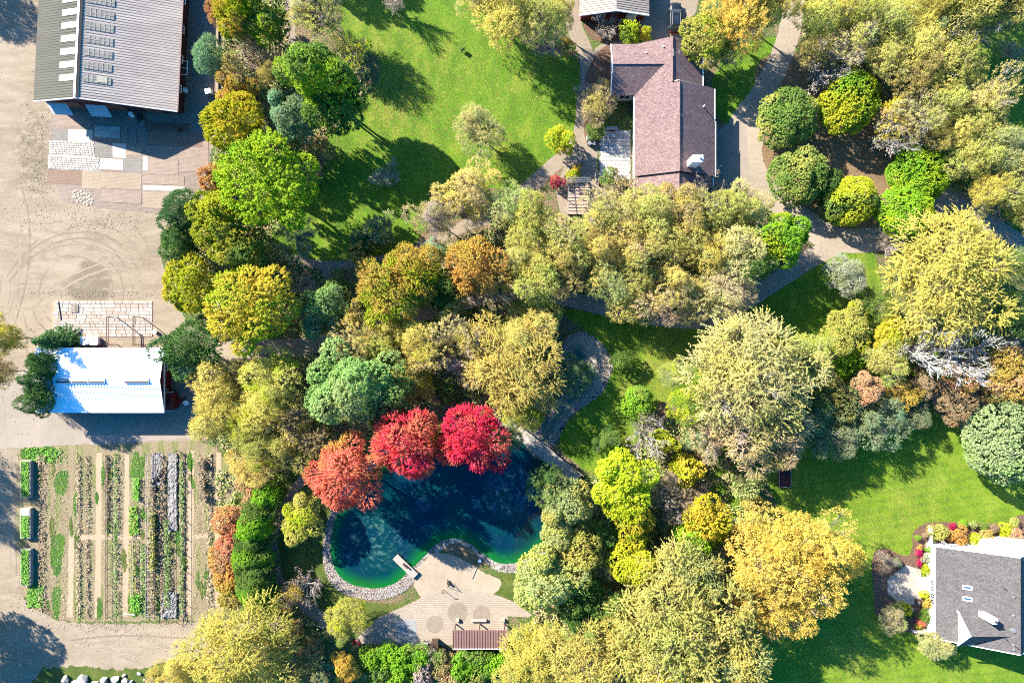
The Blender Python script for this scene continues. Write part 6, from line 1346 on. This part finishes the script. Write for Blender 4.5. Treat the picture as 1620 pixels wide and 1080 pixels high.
('bush', 635, 1072, 26, 4, 'greenb', 'green', 'green shrub at the bottom edge under the hedge, eastern'),
('bush', 715, 1078, 22, 4, 'salmon', 'tan', 'salmon-tan shrub at the bottom edge below the shelter'),
('bush', 745, 1078, 24, 4, 'oliveg', 'green', 'olive shrub at the bottom edge below the shelter'),
# --- middle south
('loose', 866, 762, 36, 9, 'green', 'greend', 'green tree leaning over the pond below the bridge'),
('round', 895, 788, 42, 10, 'palg', 'willow', 'pale olive round tree south of the bridge'),
('round', 990, 762, 58, 11, 'limey', 'lime', 'bright lime-yellow tree, brightest in the southern woods'),
('maple', 1000, 815, 36, 9, 'yellow', 'lime', 'yellow tree touching the bright lime one'),
('round', 885, 840, 42, 9, 'palg', 'oliveg', 'grey-olive tree on the east bank of the pond'),
('round', 908, 870, 42, 9, 'oliveg', 'willow', 'yellow-olive tree beside the shaded path on the east bank'),
('round', 872, 915, 58, 11, 'oliveg', 'palg', 'broad green-olive tree east of the sandy beach'),
('round', 912, 945, 40, 9, 'greend', 'green', 'dark green tree behind the broad green-olive one'),
('loose', 950, 840, 26, 6, 'greend', 'green', 'dark green shrub tree beside the shaded path'),
('loose', 955, 890, 30, 6, 'greyg', 'tan', 'grey-green shrub tree below the yellow tree'),
('round', 1008, 892, 48, 10, 'limey', 'yellow', 'yellow-green tree north of the great pale feathery tree'),
('maple', 1118, 822, 40, 9, 'yellow', 'limey', 'yellow tree with green underside west of the golden giant'),
('round', 1105, 850, 36, 8, 'greenb', 'lime', 'fresh green tree just below the yellow one'),
('bare', 1025, 692, 46, 10, 'tan', 'limey', 'bare pinkish-grey tree above the bright lime one'),
('bush', 1050, 700, 22, 5, 'limey', 'yellow', 'yellow-green shrub right of the bare pinkish-grey tree'),
('loose', 960, 690, 24, 3.5, 'green', 'greend', 'green low shrub on the lawn right of the bridge'),
('bush', 1010, 635, 26, 4, 'green', 'greenb', 'green shrub at the middle of the shaded lawn'),
('bush', 985, 570, 20, 3, 'green', 'greend', 'low green shrub at the edge of the stream beach'),
('bush', 1085, 742, 28, 5, 'limey', 'yellow', 'yellow-green shrub in the reddish undergrowth'),
('twiggy', 1095, 790, 36, 6, 'brown', 'gold', 'bare grey-brown tree in the reddish undergrowth'),
('twiggy', 1060, 760, 24, 5, 'brown', 'pkgrey', 'brown brush beside the bare grey-brown tree'),
('bush', 1035, 830, 26, 5, 'greyg', 'green', 'grey-green shrub in the shadow of the bright lime tree'),
('bush', 1060, 860, 24, 5, 'greyg', 'brown', 'dark shrub in the gap north of the great pale tree'),
('loose', 1105, 690, 30, 6, 'greyg', 'green', 'green-grey shrub tree below the great grey-gold tree'),
('bush', 1182, 770, 24, 4, 'palg', 'green', 'grey-green shrub beside the bright grass patch'),
('bush', 1195, 800, 22, 4, 'olive', 'brown', 'brownish shrub at the north tip of the golden giant'),
# giants
('feather', 1180, 590, 108, 15, 'pale', 'willow', 'great pale gold feathery tree with grey twigs in the middle east'),
('feather', 1195, 668, 76, 12, 'pale', 'grey', 'greyer southern neighbour of the great pale gold tree'),
('twiggy', 1150, 560, 50, 13, 'straw', 'tan', 'bare grey limbs breaking out of the great pale gold tree'),
('twiggy', 1175, 650, 56, 12, 'tan', 'straw', 'half-bare grey tree in front of the great pale gold tree'),
('loose', 1070, 590, 26, 7, 'palg', 'limey', 'small green tree at the west foot of the great pale gold tree'),
('loose', 1090, 640, 34, 8, 'limey', 'green', 'yellow-green tree at the south-west foot of the great pale gold tree'),
('loose', 1235, 700, 42, 9, 'tan', 'oliveg', 'tan-olive tree at the north edge of the bed frame'),
('feather', 1080, 985, 118, 15, 'willow', 'oliveg', 'great pale feathery tree at the bottom, largest in the south'),
('feather', 1060, 1060, 80, 13, 'willow', 'limey', 'feathery tree at the bottom edge below the largest one'),
('feather', 1150, 1050, 74, 13, 'willow', 'palg', 'feathery tree at the bottom edge by the south lawn'),
('feather', 1095, 905, 56, 12, 'palg', 'willow', 'feathery tree between the yellow tree and the largest one'),
('feather', 920, 1040, 66, 12, 'willow', 'olive', 'feathery tree at the bottom edge east of the shelter'),
('feather', 850, 1035, 54, 10, 'willow', 'oliveg', 'feathery tree touching the east end of the shelter'),
('feather', 820, 1070, 40, 9, 'oliveg', 'willow', 'smaller feathery tree at the bottom edge below the shelter'),
('feather', 980, 1010, 50, 10, 'olive', 'willow', 'olive feathery tree west of the largest one'),
('bush', 945, 935, 22, 5, 'greenb', 'green', 'bright green shrub in the gap west of the largest feathery tree'),
('loose', 1240, 895, 104, 14, 'goldt', 'gold', 'golden giant with grey twigs beside the south lawn'),
('loose', 1270, 875, 76, 13, 'goldt', 'willow', 'yellow part-tree on the lawn side of the golden giant'),
('loose', 1215, 850, 62, 12, 'goldt', 'willow', 'golden tree north of the golden giant'),
('twiggy', 1262, 925, 80, 14, 'goldt', 'straw', 'twiggy grey-gold tree in front of the golden giant'),
('loose', 1225, 955, 60, 12, 'gold', 'orange', 'orange-gold tree at the south side of the golden giant'),
# south-east garden trees
('twiggy', 1405, 888, 22, 4, 'tan', 'pkgrey', 'pinkish half-bare tree at the north corner of the stone patio'),
('loose', 1412, 975, 26, 4, 'tan', 'oliveg', 'brownish tree south of the stone patio'),
('bush', 1425, 962, 14, 2.5, 'limey', 'green', 'yellow-green shrub directly south of the stone patio'),
('loose', 1480, 1020, 30, 4, 'palg', 'pale', 'pale green small tree at the south-west corner of the white house'),
('thin', 560, 545, 40, 9, 'pale', 'olive', 'thin pale tree straddling the shaded gravel road'),
('thin', 690, 560, 44, 9, 'willow', 'pale', 'thin willow-green tree over the reddish leaf path'),
('thin', 745, 590, 40, 8, 'pale', 'pkgrey', 'thin greyish tree beside the great feathery tree'),
('loose', 715, 485, 30, 7, 'oliveg', 'pale', 'small olive tree at the road edge under the round orange maple'),
('thin', 780, 455, 34, 9, 'pale', 'tan', 'thin pale tree between road and central thicket'),
('loose', 815, 420, 36, 9, 'pale', 'oliveg', 'pale tree at the west edge of the central thicket by the road'),
('thin', 1040, 480, 40, 9, 'tan', 'pale', 'thin tan tree overhanging the road south of the thicket'),
('thin', 1350, 70, 40, 10, 'pale', 'pkgrey', 'thin grey-green tree among the northern thicket trees'),
('thin', 1450, 190, 44, 10, 'pale', 'tan', 'thin pinkish tree behind the silver-grey tree of the thicket'),
('thin', 1560, 160, 40, 11, 'pale', 'willow', 'thin pale tree on the lawn edge of the thicket'),
('thin', 470, 660, 44, 9, 'willow', 'tan', 'thin yellowish tree on the rough grass west of the pond'),
('thin', 500, 700, 30, 8, 'tan', 'olive', 'thin tan tree behind the westernmost red maple'),
('thin', 1150, 620, 70, 14, 'straw', 'pale', 'thin straw-coloured limbs over the great pale gold tree'),
('thin', 1130, 690, 40, 9, 'tan', 'pale', 'thin tan tree at the foot of the greyer feathery neighbour'),
('thin', 1070, 800, 34, 7, 'brown', 'tan', 'thin brown tree in the reddish undergrowth gap'),
('thin', 1040, 770, 30, 7, 'tan', 'brown', 'thin tan brush east of the bright lime tree'),
('loose', 930, 985, 40, 9, 'oliveg', 'green', 'olive tree between the broad green-olive one and the bottom feathery trees'),
('loose', 960, 960, 36, 8, 'green', 'oliveg', 'green tree in the gap west of the largest feathery tree'),
('thin', 1300, 690, 36, 7, 'greyg', 'pale', 'thin grey tree at the shaded north-west lawn corner'),
('loose', 1270, 560, 40, 9, 'oliveg', 'greyg', 'olive tree between the great pale gold tree and the bright shrub'),
('loose', 1330, 690, 34, 6, 'greyg', 'palg', 'low grey-green tree on the dark lawn edge'),
('loose', 1450, 655, 26, 5, 'greyg', 'brown', 'low shrubby tree below the copper border'),
# off-frame casters whose shade falls into the picture
('round', -177, 969, 62, 14, 'green', 'olive', 'tree beyond the left edge shading the south-west dirt'),
('round', -140, 1045, 66, 14, 'green', 'olive', 'second tree beyond the left edge shading the south-west dirt'),
('round', -190, 1110, 70, 13, 'green', 'olive', 'third tree beyond the left edge shading the south-west dirt'),
('loose', -204, 680, 45, 13, 'green', 'olive', 'tree beyond the left edge shading the garden road'),
('loose', -214, 740, 45, 13, 'green', 'olive', 'another tree beyond the left edge shading the garden road'),
('loose', -125, -75, 50, 10, 'green', 'olive', 'tree beyond the top left corner shading the dirt yard'),
('round', 1700, 600, 60, 12, 'green', 'olive', 'tree beyond the right edge near the dome tree'),
]
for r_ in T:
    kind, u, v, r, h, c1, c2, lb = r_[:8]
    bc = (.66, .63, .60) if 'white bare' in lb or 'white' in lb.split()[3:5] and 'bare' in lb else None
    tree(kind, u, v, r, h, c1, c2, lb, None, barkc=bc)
# flower-bed plants round the white house: small individuals
FL = [(1452, 850, 5, 1, 'greenb', 'lime green clump at the north-west corner of the flower bed'), (1464, 846, 5, 1, 'brown', 'brown plant beside the lime clump in the flower bed'), (1455, 866, 5, .8, 'orange', 'orange flower clump in the west strip of the bed'), (1454, 874, 6, .9, 'magenta', 'northern crimson flower clump in the west strip'), (1459, 882, 5, .8, 'magenta', 'middle crimson flower clump in the west strip'), (1454, 890, 6, .9, 'magenta', 'southern crimson flower clump above the patio'),
      (1472, 869, 8, 1.2, 'greenb', 'bright green plant against the white west wall'), (1466, 882, 9, 1, 'sil', 'silvery plant against the white west wall'), (1465, 900, 8, 1.3, 'limey', 'yellow shrub north of the white stair'), (1462, 940, 8, 1.3, 'limey', 'round olive-yellow shrub south of the white stair'), (1469, 954, 10, 1.5, 'gold', 'round golden shrub against the west wall'), (1462, 972, 11, 1.2, 'green', 'green mixed plants south of the golden shrub'), (1457, 985, 8, 1, 'coral', 'orange-red flowers at the south end of the west bed'), (1452, 990, 6, .9, 'yellow', 'yellow flowers at the south end of the west bed'), (1471, 982, 7, 1, 'sil', 'silver-green clump at the south wall corner'),
      (1484, 842, 15, 2, 'oliveg', 'large grey-green shrub at the west end of the north bed'), (1478, 852, 6, 1, 'greyg', 'dark small plant by the short white fence'), (1507, 832, 6, 1, 'magenta', 'crimson flower clump in the north bed'), (1516, 848, 17, 2.2, 'orange', 'big rust-orange shrub in the north bed'), (1543, 852, 11, 1.8, 'limey', 'yellow-green shrub in the middle of the north bed'), (1560, 850, 13, 1.8, 'olive', 'olive shrub right of the yellow-green one'), (1524, 829, 8, 1, 'greenb', 'green low plants along the north kerb, western'), (1540, 830, 7, 1, 'palg', 'pale flower clump along the north kerb'), (1556, 832, 7, 1, 'green', 'green low plants along the north kerb, eastern'), (1573, 836, 9, 1.4, 'brown', 'brown dried shrub in the north bed'), (1590, 838, 12, 1.6, 'limey', 'yellow-green shrub at the east end of the north bed'), (1605, 845, 14, 2, 'salmon', 'salmon-orange shrub at the east end of the north bed'), (1603, 826, 8, 1.2, 'oliveg', 'small olive plant at the bulge of the north bed'), (1588, 855, 10, 1.4, 'tan', 'tan shrub against the north gable'),
      (1419, 890, 8, 1.6, 'greyg', 'dark low plant at the north corner of the stone patio'), (1436, 972, 8, 1.4, 'greend', 'dark low plant beside the yellow-green patio shrub')]
for u, v, r, h, c, lb in FL: tree('bush', u, v, r, h, c, c, lb).name = 'garden_plant'
# ------------------------------------------------------------------ undergrowth
def scatter(name, polys, per, size, cols, seed, hmax=.9, avoid=()):
    g2 = np.random.default_rng(seed); C = []
    for poly in polys:
        a = np.array(poly, float); lo, hi = a.min(0), a.max(0); n = int((hi[0] - lo[0]) * (hi[1] - lo[1]) * .01 * per)
        x = g2.uniform(lo[0], hi[0], n); y = g2.uniform(lo[1], hi[1], n); k = inside(x, y, poly)
        for av in avoid: k &= ~inside(x, y, av)
        x, y = x[k], y[k]; f = np.sin(x * .11 + 3 * np.sin(y * .05)) * np.sin(y * .13 + 2 * np.sin(x * .07)) + g2.normal(0, .35, len(x)); k = f > -.25; x, y, f = x[k], y[k], f[k]
        C.append(np.stack([(x - 810) * .1, (540 - y) * .1, g2.uniform(.05, 1, len(x)) * np.clip(f + .4, .15, 1) * hmax], -1))
    C = np.vstack(C); global rg; rg = g2
    me = leaf_mesh(name, C, np.tile([0, 0, 1.0], (len(C), 1)), size, .6, cols, .5, .3, .2); return tag(link(name, me), kind='stuff')
def under_mat():
    t = NT('undergrowth_leaf'); rnd = t.n('NewGeometry').outputs['Random Per Island']; n1 = t.noise(.12, 4); f = t.math('ADD', t.math('MULTIPLY', n1, .75), t.math('MULTIPLY', rnd, .25))
    col = t.ramp(f, [(.36, (.26, .18, .11)), (.44, (.36, .31, .15)), (.5, (.16, .22, .06)), (.58, (.10, .15, .04)), (.68, (.28, .31, .08))]); d = t.n('BsdfDiffuse'); t.put(d.inputs[0], col); t.t.links.new(d.outputs[0], t.out.inputs[0]); return t.m
WOOD = [[(352, -40), (448, -40), (455, 60), (470, 110), (520, 90), (580, 60), (590, 150), (520, 220), (500, 290), (430, 380), (500, 430), (600, 420), (700, 390), (790, 350), (860, 330), (900, 345), (1000, 320), (1130, 300), (1200, 320), (1250, 360), (1230, 420), (1160, 465), (1080, 488), (980, 470), (900, 455), (820, 448), (700, 478), (560, 515), (400, 535), (330, 545), (265, 430), (262, 360), (330, 330), (340, 250), (352, 170)],
        [(1270, -40), (1480, -40), (1450, 60), (1560, 130), (1600, 220), (1640, 380), (1560, 335), (1505, 300), (1470, 300), (1390, 220), (1330, 120), (1270, 90)],
        [(320, 570), (500, 560), (640, 515), (760, 485), (860, 485), (890, 540), (880, 600), (820, 670), (740, 655), (640, 690), (560, 720), (500, 740), (430, 770), (390, 760), (370, 720), (320, 690)],
        [(850, 750), (915, 765), (960, 730), (1000, 710), (1050, 650), (1110, 640), (1220, 720), (1210, 800), (1250, 900), (1230, 960), (1150, 1090), (420, 1090), (480, 1040), (560, 1030), (700, 1030), (800, 1035), (845, 980), (840, 920), (880, 850), (895, 800)],
        [(340, 740), (450, 770), (440, 860), (450, 940), (520, 1000), (480, 1060), (380, 1060), (380, 960), (350, 930)],
        [(1250, 590), (1400, 600), (1640, 560), (1640, 640), (1500, 655), (1400, 690), (1270, 660)],
        [(1290, 540), (1450, 500), (1640, 480), (1640, 580), (1400, 600), (1280, 590)]]
for v_ in (.55,): scatter('undergrowth', WOOD, 42, .34, under_mat(), 3)
# ragged tufts over the lawn borders
def tuft_mat(name, lo, hi):
    t = NT(name); rnd = t.n('NewGeometry').outputs['Random Per Island']; d = t.n('BsdfDiffuse'); t.put(d.inputs[0], t.mix(rnd, lo, hi)); t.t.links.new(d.outputs[0], t.out.inputs[0]); return t.m
